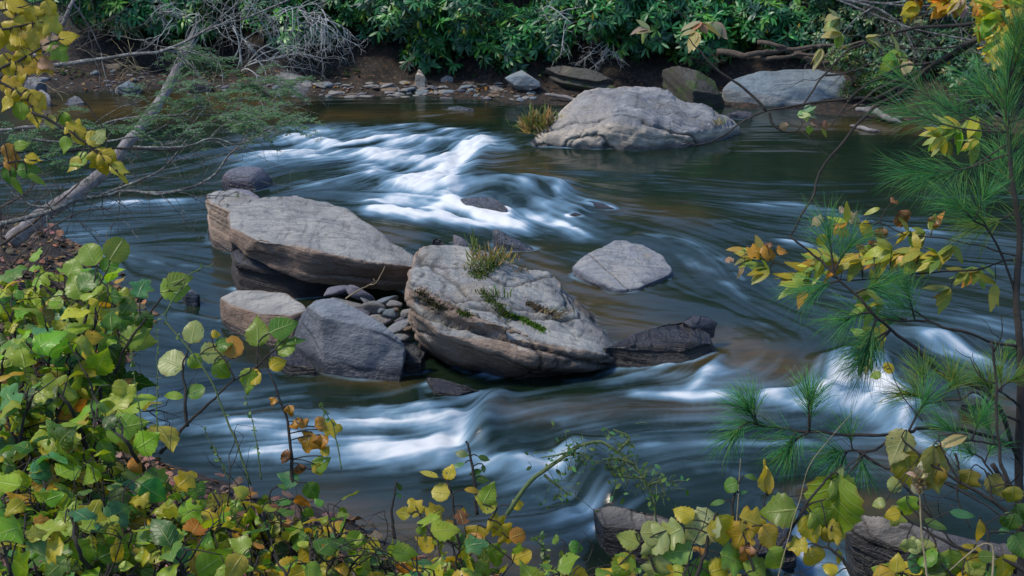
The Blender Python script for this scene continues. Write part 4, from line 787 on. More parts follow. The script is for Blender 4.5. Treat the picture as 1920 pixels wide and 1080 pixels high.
# ------------------------------------------------------------------ foreground plants on the near bank
def im_dir(ang, fwd=0.0):
    """a direction given by its angle in the picture (0 = right, 90 = up) with a lean away from (+) or towards (-) the viewer"""
    a = np.radians(ang); return nrm(np.cos(a)[..., None] * CR + np.sin(a)[..., None] * CU + np.asarray(fwd, float)[..., None] * CF) if np.ndim(a) else nrm(math.cos(a) * CR + math.sin(a) * CU + fwd * CF)
GRN, LIM, YEL, ORA, BRO, TEA, PAL = (.08, .20, .018), (.18, .30, .02), (.46, .36, .015), (.42, .20, .02), (.17, .07, .025), (.06, .21, .08), (.28, .34, .11)
BUSH = [(4, GRN), (7, (.22, .35, .02)), (1.8, YEL), (.25, ORA), (1.3, (.08, .28, .09)), (.15, BRO), (3, (.34, .38, .03)), (1.2, (.04, .11, .015))]
YBUSH = [(3, GRN), (4, LIM), (3.5, YEL), (.6, ORA), (.8, TEA), (.3, BRO), (2, (.32, .34, .03)), (1, (.04, .11, .015))]
def grnd(x, y): return float(ground_z(np.array([x]), np.array([y]))[0])
def plant(lb, stems, leaf='broad', n=12, size=(.05, .09), spec=BUSH, name='leafy_shrub', cat='shrub', bark='dark', r=.005, group=None, start=.25, side=1, base=None, mat='autumn', facing=.8, petiole=.02, sag=.3, extra=None):
    """stems: list of [(px, py, dist), ...] from root to tip; leaves are set along each stem"""
    root = D(*stems[0][0]) if base is None else np.asarray(base, float)
    t = empty(name, root, lb, cat, group); fm, sm = MB(), MB()
    for k, st in enumerate(stems):
        c = curve([D(*s) for s in st], 18, .035, k + len(lb)); L = np.linalg.norm(np.diff(c, axis=0), axis=1).sum()
        tube(sm, c, np.linspace(r * 1.2, r * .4, len(c)), 6, (.5, .5, .5), .12)
        twl = [(c, n)]
        for j in range(side):
            i = rng.integers(int(len(c) * .35), len(c) - 2); d = nrm(c[min(i + 2, len(c) - 1)] - c[i] + rng.normal(size=3) * .06 * 1 + 0)
            d = nrm(nrm(c[i+1] - c[i]) + rng.normal(size=3) * .7); l = L * rng.uniform(.15, .32)
            c3 = curve([c[i], c[i] + d * l * .5 + UP * .01, c[i] + d * l + rng.normal(size=3) * .03], 8, .05, j); tube(sm, c3, np.linspace(r * .55, r * .25, len(c3)), 4); twl.append((c3, max(2, int(n * .4))))
        if k % 2 == 0:
            i = rng.integers(3, len(c) - 3); twigs(sm, c[i], nrm(c[i+1] - c[i] + rng.normal(size=3) * .9), rng.uniform(.08, .2), r * .5, 2, 2, .6, 0, .2, 3)
        for c_, m_ in twl:
            f = np.sort(rng.uniform(start if c_ is c else .15, 1, m_)); f[-1] = 1; idx = f * (len(c_) - 1); i = np.minimum(idx.astype(int), len(c_) - 2)
            p = c_[i] + (c_[i+1] - c_[i]) * (idx - i)[:, None]; tg = nrm(c_[i+1] - c_[i])
            sd = nrm(np.cross(tg, UP + rng.normal(size=(m_, 3)) * .5)) * np.where(np.arange(m_) % 2, 1, -1)[:, None]
            d = nrm(tg * .45 + sd + rng.normal(size=(m_, 3)) * .35 + [0, 0, -sag * .4]); q = p + d * petiole * rng.uniform(.6, 1.5, (m_, 1))
            for a, b in zip(p, q): tube(sm, [a, (a + b) / 2 + [0, 0, .002], b], r * .18 + .0004, 3)
            nr = nrm(UP * facing + nrm(-CF) * .45 + rng.normal(size=(m_, 3)) * .62)
            put_leaves(fm, leaf, q, nrm(d + [0, 0, -sag]), nr, (size[0] * .7 + (size[1] * 1.12 - size[0] * .7) * rng.random(m_)**1.4), pal(spec, m_), .12, rng.uniform(.8, 1.12, m_))
    if extra: extra(fm, sm)
    fm.build('leaves', LM[mat], t); sm.build('stems', BM[bark], t); return t
def fan(px, py, d, rx, ry, k, len_px, up=(60, 130), dj=.25):
    """k stems rising from around a foot; tips spread over an ellipse of the picture"""
    out = []
    for i in range(k):
        a = rng.uniform(0, 2 * np.pi); rr = math.sqrt(rng.random()); tx, ty = px + rx * rr * math.cos(a), py + ry * rr * math.sin(a); dd = d + rng.uniform(-dj, dj)
        th = math.radians(rng.uniform(*up)); bx, by = tx - math.cos(th) * len_px, ty + math.sin(th) * len_px
        out.append([(bx, by, dd + .05), ((bx + tx) / 2 + rng.normal() * 12, (by + ty) / 2 + rng.normal() * 10, dd + rng.normal() * .05), (tx, ty, dd)])
    return out
# dense bush, lower left: (px, py, distance, rx, ry, stems, leaves per stem, leaf length, label, colours)
BL = [
 (60,520,4.3,80,45,9,13,(.05,.095),'green shrub at the left edge level with the flat tan topped stone',BUSH),
 (150,560,4.1,75,50,9,12,(.05,.10),'green and yellow shrub left of the two raised round leaves',BUSH),
 (60,640,3.9,90,55,11,13,(.05,.10),'broad leaved green shrub at the left edge in the middle of the bank',BUSH),
 (160,690,3.8,60,50,8,12,(.05,.10),'green shrub leaning over the water at left middle',BUSH),
 (50,760,3.6,80,55,10,13,(.05,.095),'yellow green shrub at the left edge with orange leaves inside',BUSH),
 (150,810,3.5,75,50,9,13,(.05,.095),'green shrub below left with a large orange leaf',BUSH),
 (60,880,3.3,90,60,11,13,(.045,.09),'shrub at the lower left edge over dark twigs',BUSH),
 (200,900,3.3,90,60,11,13,(.04,.085),'shrub with heart shaped leaves in the lower left',BUSH),
 (330,930,3.3,80,55,10,13,(.04,.08),'shrub with big dark green leaves near the lower left',BUSH),
 (440,960,3.3,80,50,10,13,(.032,.064),'small leaved yellow green shrub right of the dark green leaves',YBUSH),
 (540,990,3.3,80,55,10,13,(.032,.064),'yellow green shrub at the bottom left of centre',YBUSH),
 (640,1020,3.2,70,45,9,12,(.032,.064),'low yellow and teal shrub at the bottom edge left of centre',YBUSH),
 (100,1010,3.0,120,55,12,13,(.04,.085),'shrub in the lower left corner with teal leaves',BUSH),
 (280,1040,3.0,110,50,11,13,(.035,.075),'shrub on the bottom edge beside the lower left corner',BUSH),
 (460,1060,3.0,110,40,10,13,(.032,.064),'mixed yellow shrub on the bottom edge at left',YBUSH),
 (760,1050,3.1,70,40,9,12,(.032,.064),'yellow leaved low shrub at the bottom edge before the centre',YBUSH),
 (860,1060,3.1,60,35,8,11,(.04,.065),'low green and yellow shrub at the bottom edge at the centre',YBUSH),
]
for i, (px, py, d, rx, ry, k, n, sz, lb, sp) in enumerate(BL):
    plant(lb, fan(px, py, d, rx, ry, k, 150, dj=.3), n=max(5, int(n * .45)), size=sz, spec=sp, group='leafy shrubs covering the near bank', leaf='broad' if i % 4 else 'lobed', side=2)
def hero(lb, stems, leaves, name='leafy_shoot', cat='shoot', bark='dark', r=.004, group=None, mat='autumn', fine=None, kind='broad'):
    """leaves: (px, py, dist, length px, picture angle, colour, kind, lean, roll)"""
    t = empty(name, D(*stems[0][0]), lb, cat, group); fm, sm = MB(), MB(); allc = []
    for k, st in enumerate(stems):
        rr = r * (1 if k == 0 else .65); c = curve([D(*s) for s in st], 24, .02, k + len(lb)); tube(sm, c, np.linspace(rr * 1.15, rr * .45, len(c)), 6, jit=.08); allc.append(c)
    tie(sm, stems, r * .8); A = np.concatenate(allc)
    for lf in leaves:
        px, py, d, L, an, col = lf[:6]; kd = lf[6] if len(lf) > 6 and lf[6] else kind; lean = lf[7] if len(lf) > 7 else .2; roll = lf[8] if len(lf) > 8 else 0
        b = D(px, py, d); j = np.argmin(np.linalg.norm(A - b, axis=1))
        if np.linalg.norm(A[j] - b) < .12: tube(sm, curve([A[j], (A[j] + b) / 2 + UP * .004, b], 5), r * .25 + .0006, 4)
        di = im_dir(an, lean); nr = nrm(-CF * 1.0 + UP * .5 + nrm(np.cross(di, -CF)) * roll)
        put_leaves(fm, kd, b[None], di[None], nr[None], np.array([L / FP * d]), np.array([col]), .05)
    if fine: fine(fm, sm, A)
    fm.build('leaves', LM[mat], t); sm.build('stems', BM[bark], t); return t
DG, OLV = (.05, .12, .015), (.20, .22, .03)
hero('pair of round green leaves standing highest above the left bushes', [[(150,640,3.9),(168,560,3.9),(182,500,3.9)],[(170,560,3.9),(195,520,3.9),(208,488,3.9)]],
     [(180,498,3.9,52,120,LIM,'round'),(205,490,3.9,55,62,(.14,.20,.02),'round',.3,.5),(150,545,3.9,60,55,GRN),(155,560,3.9,62,120,LIM),(128,520,3.95,50,70,LIM)])
hero('green shoot with lobed leaves reaching right over the water', [[(215,700,3.8),(240,640,3.8),(300,560,3.8),(345,525,3.8)],[(262,600,3.8),(262,560,3.8)]],
     [(258,560,3.8,52,75,TEA,'lobed'),(300,550,3.8,64,18,LIM),(312,535,3.8,54,22,(.14,.22,.02)),(262,585,3.8,50,-60,DG),(250,560,3.8,48,-130,DG),(225,640,3.8,60,20,LIM),(200,650,3.8,55,-50,DG),(210,620,3.8,50,100,GRN)])
hero('thin shoot carrying three upright green leaves over the pale flat stone', [[(300,850,3.5),(360,790,3.5),(420,730,3.5),(480,690,3.5)],[(480,690,3.5),(485,640,3.5)],[(480,690,3.5),(520,650,3.5),(545,628,3.5)],[(440,712,3.5),(425,680,3.5),(400,650,3.5)]],
     [(484,650,3.5,62,95,(.16,.24,.02)),(505,625,3.5,62,25,GRN),(535,645,3.5,48,18,GRN,'lance'),(520,665,3.5,52,45,LIM),(440,672,3.5,44,100,ORA,'round'),(405,650,3.5,44,20,GRN),(400,680,3.5,50,-40,LIM),(375,665,3.5,55,10,PAL),(490,700,3.5,46,-150,YEL),(470,690,3.5,50,-100,LIM),(505,690,3.5,40,30,YEL),(395,628,3.5,22,10,YEL)])
hero('slender dark stem with two pale round leaves in front of the lower rapids', [[(352,800,3.4),(348,740,3.4),(344,690,3.4),(356,650,3.4)]],
     [(358,645,3.4,46,80,PAL,'round'),(345,690,3.4,60,160,PAL,'round',.3),(345,745,3.4,55,170,LIM,'lance'),(350,740,3.4,36,20,GRN,'round'),(352,670,3.4,40,-30,LIM)])
hero('tall thin stem topped with curled orange leaves over the white water', [[(548,910,3.3),(545,850,3.3),(535,780,3.3),(510,710,3.3),(480,660,3.3)]],
     [(515,745,3.3,26,-110,ORA,'dead'),(540,760,3.3,30,-70,ORA,'dead'),(575,800,3.3,34,140,ORA,'dead'),(590,800,3.3,40,20,(.5,.24,.03),'dead'),(600,815,3.3,46,-80,(.45,.2,.02),'dead'),(585,810,3.3,48,-110,ORA,'lobed'),(560,795,3.3,30,-160,ORA,'dead'),(605,805,3.3,40,5,YEL,'lobed'),(545,860,3.3,36,160,BRO,'dead'),(560,870,3.3,34,-80,BRO,'dead'),(590,870,3.3,30,-60,YEL),(605,855,3.3,24,60,YEL),(560,905,3.3,44,160,TEA),(585,880,3.3,40,30,LIM),(575,905,3.3,44,-60,GRN)],)
hero('thin stem with a few yellow leaves left of the bottom centre', [[(740,1010,3.2),(735,960,3.2),(742,905,3.2)]], [(744,905,3.2,20,-60,DG,'small'),(741,925,3.2,16,-30,TEA,'small')],kind='small')
hero('dark straight stem rising before the lower white water near the centre', [[(895,965,3.2),(888,900,3.2),(876,835,3.2),(872,828,3.2)]],
     [(880,855,3.2,32,165,DG,'small'),(872,868,3.2,34,200,TEA,'lance'),(895,855,3.2,26,-20,DG),(905,870,3.2,18,-80,DG),(888,895,3.2,32,-15,DG),(880,890,3.2,28,20,GRN)], kind='small')
hero('yellow leaved shoot at bottom centre with spotted and orange leaves', [[(870,1080,3.1),(858,1000,3.1),(850,940,3.1),(842,905,3.1)],[(870,1060,3.1),(905,1000,3.1),(935,950,3.1)],[(815,1010,3.1),(795,980,3.1),(780,950,3.1)],[(858,1020,3.1),(815,1010,3.1)]],
     [(822,895,3.1,44,160,(.40,.36,.03),'lance',.2,.3),(845,925,3.1,40,175,(.45,.40,.04),'round'),(838,900,3.1,34,70,YEL),(870,918,3.1,42,-5,(.5,.32,.02),'lance'),(868,950,3.1,30,-85,(.5,.33,.02),'lance'),(790,965,3.1,40,130,YEL,'lobed'),(800,970,3.1,44,35,YEL,'lobed'),(770,965,3.1,34,170,(.40,.36,.03)),(785,985,3.1,30,-60,LIM),
      (905,945,3.1,46,60,LIM),(930,955,3.1,46,150,(.35,.36,.03)),(915,975,3.1,52,-30,YEL,'lobed'),(895,985,3.1,62,-100,(.40,.30,.02),'lobed',.2),(880,1000,3.1,52,-60,ORA,'dead'),(940,985,3.1,50,-60,YEL,'lobed'),(955,1010,3.1,36,20,ORA,'round'),(920,1020,3.1,50,-70,LIM,'lobed'),(960,1050,3.1,40,20,YEL,'round'),(825,1010,3.1,50,60,(.48,.30,.02),'lobed'),(815,1030,3.1,42,150,YEL),(850,1020,3.1,44,10,GRN),(960,950,3.1,30,20,YEL)])
def briar(fm, sm, A):
    m_ = 190; i = rng.integers(8, len(A) - 2, m_); p = A[i] + rng.normal(size=(m_, 3)) * .014; q = p + rng.normal(size=(m_, 3)) * .02 + [0, 0, -.006]
    for a, b in zip(p, q): tube(sm, [a, (a + b) / 2 + [0, 0, .003], b], .0007, 3)
    put_leaves(fm, 'small', q, rng.normal(size=(m_, 3)) + [0, 0, -.2], -CF + UP * .7 + rng.normal(size=(m_, 3)) * .5, rng.uniform(.008, .019, m_), pal([(3, (.06, .14, .03)), (2, (.10, .19, .04)), (1, TEA)], m_), .1)
hero('arching green briar with tiny leaves looping over the lower rapids', [[(950,965,3.0),(985,915,3.0),(1020,885,3.0),(1060,855,3.0),(1090,835,3.0),(1130,830,3.0),(1165,848,3.0),(1200,885,3.0),(1225,930,3.0),(1238,985,3.0)],[(1060,855,3.0),(1085,850,3.0),(1110,860,3.0)],[(1085,838,3.0),(1060,850,2.98),(1015,858,3.0)],[(1190,870,3.0),(1160,860,3.0),(1130,862,3.0)],[(1210,895,3.0),(1180,895,3.0),(1155,888,3.0)],[(1020,890,3.0),(1045,910,3.0),(1068,928,3.0)],[(1215,910,3.0),(1235,905,3.0),(1248,925,3.0)],[(1160,845,3.0),(1180,820,3.0),(1150,805,3.0)]],
     [], name='arching_briar', cat='briar', bark='green', r=.0045, mat='green', fine=briar)
# scattered thin weeds and grass stems of the near bank
for i, (pts, lb) in enumerate([([(290,850,3.3),(295,720,3.3),(292,600,3.3)],'hair thin weed stem before the water left of the round leaves'),([(270,830,3.3),(255,740,3.3),(245,660,3.3)],'thin weed with pinhead leaves nearest the left bushes'),([(490,900,3.3),(475,800,3.3),(455,720,3.3)],'thin leafless weed stem right of the dark slender stem'),
        ([(470,910,3.3),(430,800,3.3),(370,680,3.3),(310,600,3.3),(345,520,3.3),(400,490,3.3)],'long pale vine stem bending across the water at left'),([(430,900,3.3),(405,850,3.3),(380,800,3.3)],'short thin weed stem beside the long pale vine'),([(640,880,3.2),(625,800,3.2),(600,760,3.2)],'fine pale weed in front of the lower white water'),([(1000,1080,3.0),(1030,1040,3.0),(1000,1010,3.0)],'pale thin weed at bottom centre right of the yellow shoot'),([(1030,1075,3.0),(1018,1030,3.0),(1012,1000,3.0)],'spindly grey green weed at the bottom near the centre')]):
    def wl(fm, sm, A):
        m_ = 26; j = rng.integers(4, len(A), m_); put_leaves(fm, 'small', A[j], rng.normal(size=(m_, 3)), UP + rng.normal(size=(m_, 3)), rng.uniform(.006, .016, m_), pal([(1, (.10, .2, .07)), (1, (.16, .24, .10))], m_))
    hero(lb, [pts], [], name='thin_weed', cat='weed', bark='green', r=.0016 if i != 3 else .0026, mat='green', fine=wl, group='thin weeds in front of the water')
# brown litter and pink leaves of the left bank
n = 2600; q = on_ground(rng.uniform(-60, 330, n), rng.uniform(395, 1080, n), .02); q = np.concatenate([q, on_ground(rng.uniform(300, 1500, 1500), rng.uniform(900, 1250, 1500), .02)])
q = q[ground_z(q[:, 0], q[:, 1]) > samp(WZ, q[:, 0], q[:, 1]) - .03]; q = q[q[:, 1] > 4.2]; q[:, 2] = np.maximum(q[:, 2], samp(ZW, q[:, 0], q[:, 1]) + .01)
scatter_litter('leaf_litter', q, 'broad', .10, [(3, (.16, .09, .065)), (2, (.26, .14, .11)), (3, (.12, .07, .04)), (1, (.30, .15, .03)), (2, (.08, .06, .045))], LM['dead'], 'fallen brown and pink leaves lying on the near bank')

# ------------------------------------------------------------------ upper left: dead trunk, branches, hemlock and yellow leaves
t = empty('dead_tree', D(40, 440, 10.6), 'leaning broken dead trunk with a splintered grey top at upper left', 'dead tree'); mb = MB()
c = curve([D(20,455,10.3),D(80,405,10.4),D(140,365,10.5),D(200,318,10.6),D(245,262,10.7),D(285,212,10.8),D(318,160,10.9),D(338,118,11.0),D(350,92,11.05)], 50, .006, 3)
tube(mb, c, np.interp(np.linspace(0, 1, len(c)), [0, .4, .6, .85, 1], [.066, .045, .041, .035, .040]), 12, jit=.13); mb.build('trunk', BM['dead'], t)
mb = MB()
for j in range(7):
    o_ = (j - 3) * .014; e = c[-1] + CR * o_; tip = D(356 + j * 3.2 + rng.normal() * 2, 92 - [10, 22, 34, 44, 52, 40, 20][j], 11.1); tube(mb, curve([c[-3] + CR * o_ * .8, e, tip], 8), np.linspace(.026, .005, 9), 6, jit=.2)
mb.build('splintered_top', BM['dead'], t)
def bough(lb, lines, r, mat='lichen', fringe=0, name='bare_branch', cat='branch', hem=None, group=None, leafy=None):
    t = empty(name, D(*lines[0][0]), lb, cat, group); sm, fm = MB(), MB()
    for k, st in enumerate(lines):
        c = curve([D(*s) for s in st], 26, .012, k + len(lb)); rr = r * (1 if k == 0 else .6); tube(sm, c, np.linspace(rr, rr * .35, len(c)), 7, jit=.18)
        for j in range(fringe):
            i = rng.integers(3, len(c) - 1); tg = nrm(c[min(i+1, len(c)-1)] - c[i-1]); d = nrm(tg * .7 + rng.normal(size=3) * .6 + [0, 0, -.1]); twigs(sm, c[i], d, rng.uniform(.08, .22) * st[0][2] / 5, rr * .3, 2, 2, .55, .02, .2, 3)
    tie(sm, lines, r * .7)
    if hem:
        for (px, py, d, rx, ry, n_) in hem:
            for j in range(int(n_ * 1.35)):
                b = D(px + rng.normal() * rx * .5, py + rng.normal() * ry * .5, d + rng.normal() * .12); dr_ = nrm(im_dir(rng.uniform(-40, 30) + (180 if rng.random() < .25 else 0), rng.normal() * .5)); L = rng.uniform(.12, .26)
                c = curve([b, b + dr_ * L * .5 + UP * .01, b + dr_ * L - UP * .04], 10); tube(sm, c, np.linspace(.0022, .001, len(c)), 3)
                sd = nrm(np.cross(dr_, UP)); ps, ds = [], []
                for s in np.linspace(.1, 1, 9):
                    for sg in (-1, 1):
                        p0_ = c[int(s * (len(c) - 1))]; dd = nrm(dr_ * .6 + sd * sg + rng.normal(size=3) * .12); l2 = L * .33 * (1.1 - s * .7)
                        tube(sm, [p0_, p0_ + dd * l2], .0008, 3); kk = max(3, int(l2 / .008)); f = np.linspace(.1, 1, kk)[:, None]
                        for s3 in (-1, 1): ps.append(p0_ + dd * l2 * f); ds.append(np.tile(nrm(dd * .5 + s3 * nrm(np.cross(dd, UP))), (kk, 1)))
                ps, ds = np.concatenate(ps), np.concatenate(ds)
                put_leaves(fm, 'small', ps, ds + rng.normal(size=ds.shape) * .15, UP + rng.normal(size=ds.shape) * .3, rng.uniform(.011, .018, len(ps)), pal([(3, (.06, .19, .08)), (2, (.09, .23, .08)), (1, (.16, .26, .11))], len(ps)), .1, .8)
    if leafy: leafy(fm, sm)
    fm.build('needles' if hem else 'leaves', LM['green'], t); sm.build('limbs', BM[mat], t); return t
bough('thick pale grey branch slanting up through the top left corner', [[(52,135,8),(75,98,8),(98,72,8),(120,40,8),(143,-10,8)],[(98,72,8),(84,60,8),(70,20,8)]], .026, 'dead', 2)
bough('long grey lichen branch sweeping right above the left mud shore', [[(20,150,8),(60,135,8),(110,122,8),(180,113,8),(250,104,8),(300,94,8),(345,78,8),(400,52,8),(470,28,8),(560,-10,8)],[(300,94,8),(330,98,8),(345,112,8)],[(345,78,8),(380,60,8),(430,20,8),(455,-8,8)]], .014, 'lichen', 9)
bough('lichen crusted branch bending low across the water at left', [[(-10,420,7),(60,408,7),(110,390,7),(150,372,7),(190,366,7),(240,358,7),(300,362,7),(345,352,7)],[(190,366,7),(230,350,7),(290,325,7),(320,300,7),(350,262,7)],[(240,358,7),(330,358,7),(395,330,7),(440,280,7),(480,250,7),(530,228,7)],[(110,390,7),(60,385,7),(20,360,7)]], .013, 'lichen', 12)
bough('straight dark branch with hemlock sprays crossing the dead trunk', [[(-10,245,7.5),(60,240,7.5),(150,243,7.5),(200,235,7.5),(255,222,7.5),(330,216,7.5),(400,217,7.5),(480,218,7.5)],[(200,265,7.5),(260,255,7.5),(310,235,7.5),(360,205,7.5),(400,198,7.5)],[(400,217,7.5),(440,214,7.5),(480,217,7.5),(500,195,7.5)]], .010, 'lichen', 8,
      hem=[(255,195,7.5,60,25,7),(390,190,7.6,60,30,12),(470,165,7.8,70,22,12),(510,160,7.8,50,20,7),(430,225,7.4,60,30,9),(330,190,7.6,50,30,7)], name='hemlock_branch', cat='branch')
bough('hemlock spray hanging before the dark foot of the dead trunk', [[(-10,285,7),(50,282,7),(120,280,7),(200,276,7),(300,279,7),(340,277,7)],[(60,280,7),(90,300,7),(120,305,7)]], .009, 'dark', 8, hem=[(215,243,7,40,12,6),(85,295,7,50,14,7),(40,250,7,50,14,5)], name='hemlock_branch', cat='branch')
bough('green hemlock spray hanging behind the broken top of the dead trunk', [[(300,90,9.5),(340,108,9.5),(380,118,9.5),(410,125,9.5)]], .007, 'dark', 2, hem=[(365,108,9.5,50,22,14),(390,125,9.5,40,18,9),(340,95,9.5,40,20,6)], name='hemlock_branch', cat='branch')
bough('hemlock spray with a dark curled leaf over the upper white water', [[(250,275,6.5),(330,278,6.5),(400,262,6.5),(450,270,6.5),(520,240,6.5)],[(400,262,6.5),(440,282,6.5),(470,268,6.5)]], .006, 'lichen', 8, hem=[(480,225,6.8,60,25,8),(520,245,6.8,30,20,4),(400,235,6.8,40,20,5)], name='hemlock_branch', cat='branch')
bough('thin dark shoot rising left of the dead trunk over the water', [[(198,265,6),(190,235,6),(170,205,6),(162,190,6)],[(198,265,6),(196,240,6)]], .005, 'dark', 2)
bough('long dark twig crossing the top left behind the yellow leaves', [[(-10,150,4),(60,112,4),(120,75,4),(200,40,4),(262,-5,4)],[(-10,132,4),(40,110,4),(100,100,4)]], .004, 'dark', 3)
bough('tangle of dry brown stalks over the left bank below the dead trunk', [[(0,460,8),(60,420,8),(120,370,8),(160,330,8)],[(20,500,8),(80,440,8),(150,400,8),(200,390,8)],[(-10,430,8),(50,395,8),(110,340,8)],[(40,520,8),(90,470,8),(110,420,8)],[(0,390,8),(60,350,8),(80,300,8)]], .010, 'brown', 7)
for lb, stems, lv in [
 ('cluster of big yellow leaves in the top left corner', [[(-20,60,2.9),(30,50,2.9),(80,40,2.9)],[(-20,20,2.9),(30,15,2.9),(75,0,2.9)]],
   [(5,25,2.9,60,40,YEL,'lobed'),(30,30,2.9,55,-60,YEL,'lobed'),(60,10,2.9,55,-80,YEL,'broad'),(20,60,2.9,62,-30,YEL,'broad'),(60,40,2.9,58,-60,(.45,.36,.02),'broad'),(70,30,2.9,55,-30,(.40,.36,.03),'lobed'),(0,50,2.9,60,-120,YEL),(40,55,2.9,50,-100,(.42,.30,.03)),(10,5,2.9,50,-10,YEL),(85,0,2.9,40,-70,YEL),(62,58,2.9,48,-80,YEL),(25,38,2.9,60,-100,YEL,'lobed')]),
 ('yellow and orange leaves hanging left of the pale slanting branch', [[(-20,140,2.9),(40,110,2.9),(95,80,2.9),(130,75,2.9)]],
   [(40,90,2.9,50,-80,YEL,'broad'),(60,110,2.9,50,-30,(.46, .30, .015),'lobed'),(95,80,2.9,46,-50,LIM,'lobed'),(110,75,2.9,40,20,YEL),(20,110,2.9,44,-110,YEL),(5,100,2.9,40,-70,YEL),(70,115,2.9,40,-20,(.42,.24,.14)),(75,85,2.9,44,15,(.40,.26,.16)),(30,120,2.9,50,-10,(.46, .30, .015)),(45,130,2.9,38,-120,YEL)]),
 ('drooping string of yellow leaves at the left edge above the water', [[(-20,150,2.8),(20,165,2.8),(50,190,2.8),(70,230,2.8)]],
   [(0,155,2.8,44,-10,(.46, .30, .015),'lobed'),(30,165,2.8,46,-60,YEL),(52,168,2.8,50,-70,YEL),(40,190,2.8,40,-100,LIM,'round'),(62,200,2.8,40,-80,YEL),(20,180,2.8,34,-120,YEL),(60,175,2.8,42,-50,(.48,.34,.02)),(10,165,2.8,36,-30,YEL)]),
 ('twig of yellow leaves stepping down right towards the dead trunk', [[(60,210,2.8),(100,230,2.8),(140,255,2.8),(180,285,2.8),(225,330,2.8)]],
   [(90,215,2.8,28,-70,(.42,.38,.08),'broad'),(118,210,2.8,34,-80,LIM,'broad'),(120,235,2.8,44,-15,YEL,'lobed'),(140,245,2.8,34,-60,YEL),(125,255,2.8,34,-100,LIM),(160,265,2.8,44,20,(.42,.36,.04)),(175,280,2.8,54,-60,YEL,'lobed'),(185,285,2.8,54,-40,YEL),(165,290,2.8,40,-150,LIM),(220,322,2.8,34,-50,YEL,'lance'),(190,290,2.8,48,-80,YEL),(150,295,2.8,36,-130,(.40,.36,.03)),(175,270,2.8,40,60,PAL),(205,310,2.8,40,-20,(.42,.40,.04))]),
 ('green yellow leaves at the left edge beneath the hemlock spray', [[(-20,320,2.9),(20,305,2.9),(70,300,2.9)]],
   [(5,300,2.9,40,-10,ORA,'round'),(8,270,2.9,36,-60,ORA),(30,320,2.9,50,10,GRN,'broad'),(20,330,2.9,44,-60,LIM,'lance'),(50,325,2.9,44,-30,LIM,'lance'),(15,310,2.9,40,-90,GRN),(45,295,2.9,34,-10,YEL),(25,275,2.9,30,10,LIM)])]:
    hero(lb, stems, lv, name='yellow_leaf_twig', cat='twig', r=.003, group='twigs of yellow leaves at upper left')
# ------------------------------------------------------------------ right side: pine sapling
PINE = [(4, (.04, .21, .065)), (3, (.06, .27, .07)), (2, (.13, .32, .05)), (1, (.03, .15, .08))]
PINEY = [(3, (.11, .28, .05)), (3, (.18, .30, .04)), (2, (.05, .16, .05)), (1, (.24, .24, .03))]
def needles(mb, p, d, L, spec, r=.0006):
    """thin three sided needles, slightly curved"""
    n = len(p); d = nrm(d); s = nrm(np.cross(d, rng.normal(size=(n, 3)))); b = np.cross(d, s); L = np.broadcast_to(L, (n,))[:, None]
    mid = p + d * L * .55; tip = p + (d + s * rng.normal(size=(n, 1)) * .16 + [0, 0, -.12]) * L
    V = []
    for base, rad in ((p, r * 1.0), (mid, r * .9)):
        for a in range(3): V.append(base + (math.cos(2.09 * a) * s + math.sin(2.09 * a) * b) * rad)
    V.append(tip); V = np.stack(V, 1); T = np.arange(n)[:, None, None] * 7
    q = np.array([[0, 1, 4, 3], [1, 2, 5, 4], [2, 0, 3, 5]])[None] + T; t3 = np.array([[3, 4, 6], [4, 5, 6], [5, 3, 6]])[None] + T
    c = np.repeat(pal(spec, n)[:, None], 7, 1); mb.add(V.reshape(-1, 3), [q.reshape(-1, 4), t3.reshape(-1, 3)], c.reshape(-1, 3))
def shoot(fm, c, L=.11, n=130, spec=PINE, frac=.5):
    n = int(n * .72)
    i0 = int(len(c) * (1 - frac)); seg = c[i0:]; f = rng.uniform(0, 1, n)**.7 * (len(seg) - 1); i = np.minimum(f.astype(int), len(seg) - 2)
    p = seg[i] + (seg[i+1] - seg[i]) * (f - i)[:, None]; tg = nrm(seg[i+1] - seg[i]); rd = nrm(np.cross(tg, rng.normal(size=(n, 3))))
    open_ = np.interp(f / (len(seg) - 1), [0, 1], [1.3, .45])[:, None] * rng.uniform(.6, 1.25, (n, 1))
    needles(fm, p, tg + rd * open_, L * 1.15 * rng.uniform(.65, 1.1, n), spec)
pine = empty('pine_sapling', D(1912, 1120, 4.0), 'young pine sapling with long soft green needles at the right edge', 'pine tree')
tm = MB(); trunk = curve([D(1915,1130,4.0),D(1912,980,4.0),D(1909,860,4.0),D(1914,700,4.0),D(1906,560,4.0),D(1912,440,4.0),D(1898,330,4.0),D(1888,230,4.0),D(1890,140,4.0)], 40, .004, 2)
tube(tm, trunk, np.interp(np.linspace(0, 1, len(trunk)), [0, .5, 1], [.015, .0105, .004]), 8, jit=.1); tm.build('trunk', BM['dark'], pine)
bm_, fm = MB(), MB()
def pbranch(pts, r=.006, tufts=(), L=.115, n=130, spec=PINE, end=True):
    c = curve([D(*p) for p in pts], 26, .02, int(pts[0][1])); tube(bm_, c, np.linspace(r, r * .45, len(c)), 6, jit=.12)
    if end: shoot(fm, c, L, int(n * 1.2), spec, .22)
    for (px, py, d, an, ln) in tufts:
        b = D(px, py, d); j = np.argmin(np.linalg.norm(c - b, axis=1)); e = c[j] + im_dir(an, rng.normal() * .3) * ln; k = curve([c[j], (c[j] + e) / 2 + UP * .006, e], 8); tube(bm_, k, np.linspace(r * .6, r * .3, len(k)), 5); shoot(fm, k, L, n, spec, .75)
pbranch([(1906,560,4),(1860,445,3.95),(1820,410,3.9),(1790,385,3.9)], .004, [(1850,440,3.95,130,.07),(1830,420,3.9,70,.08)], n=110)
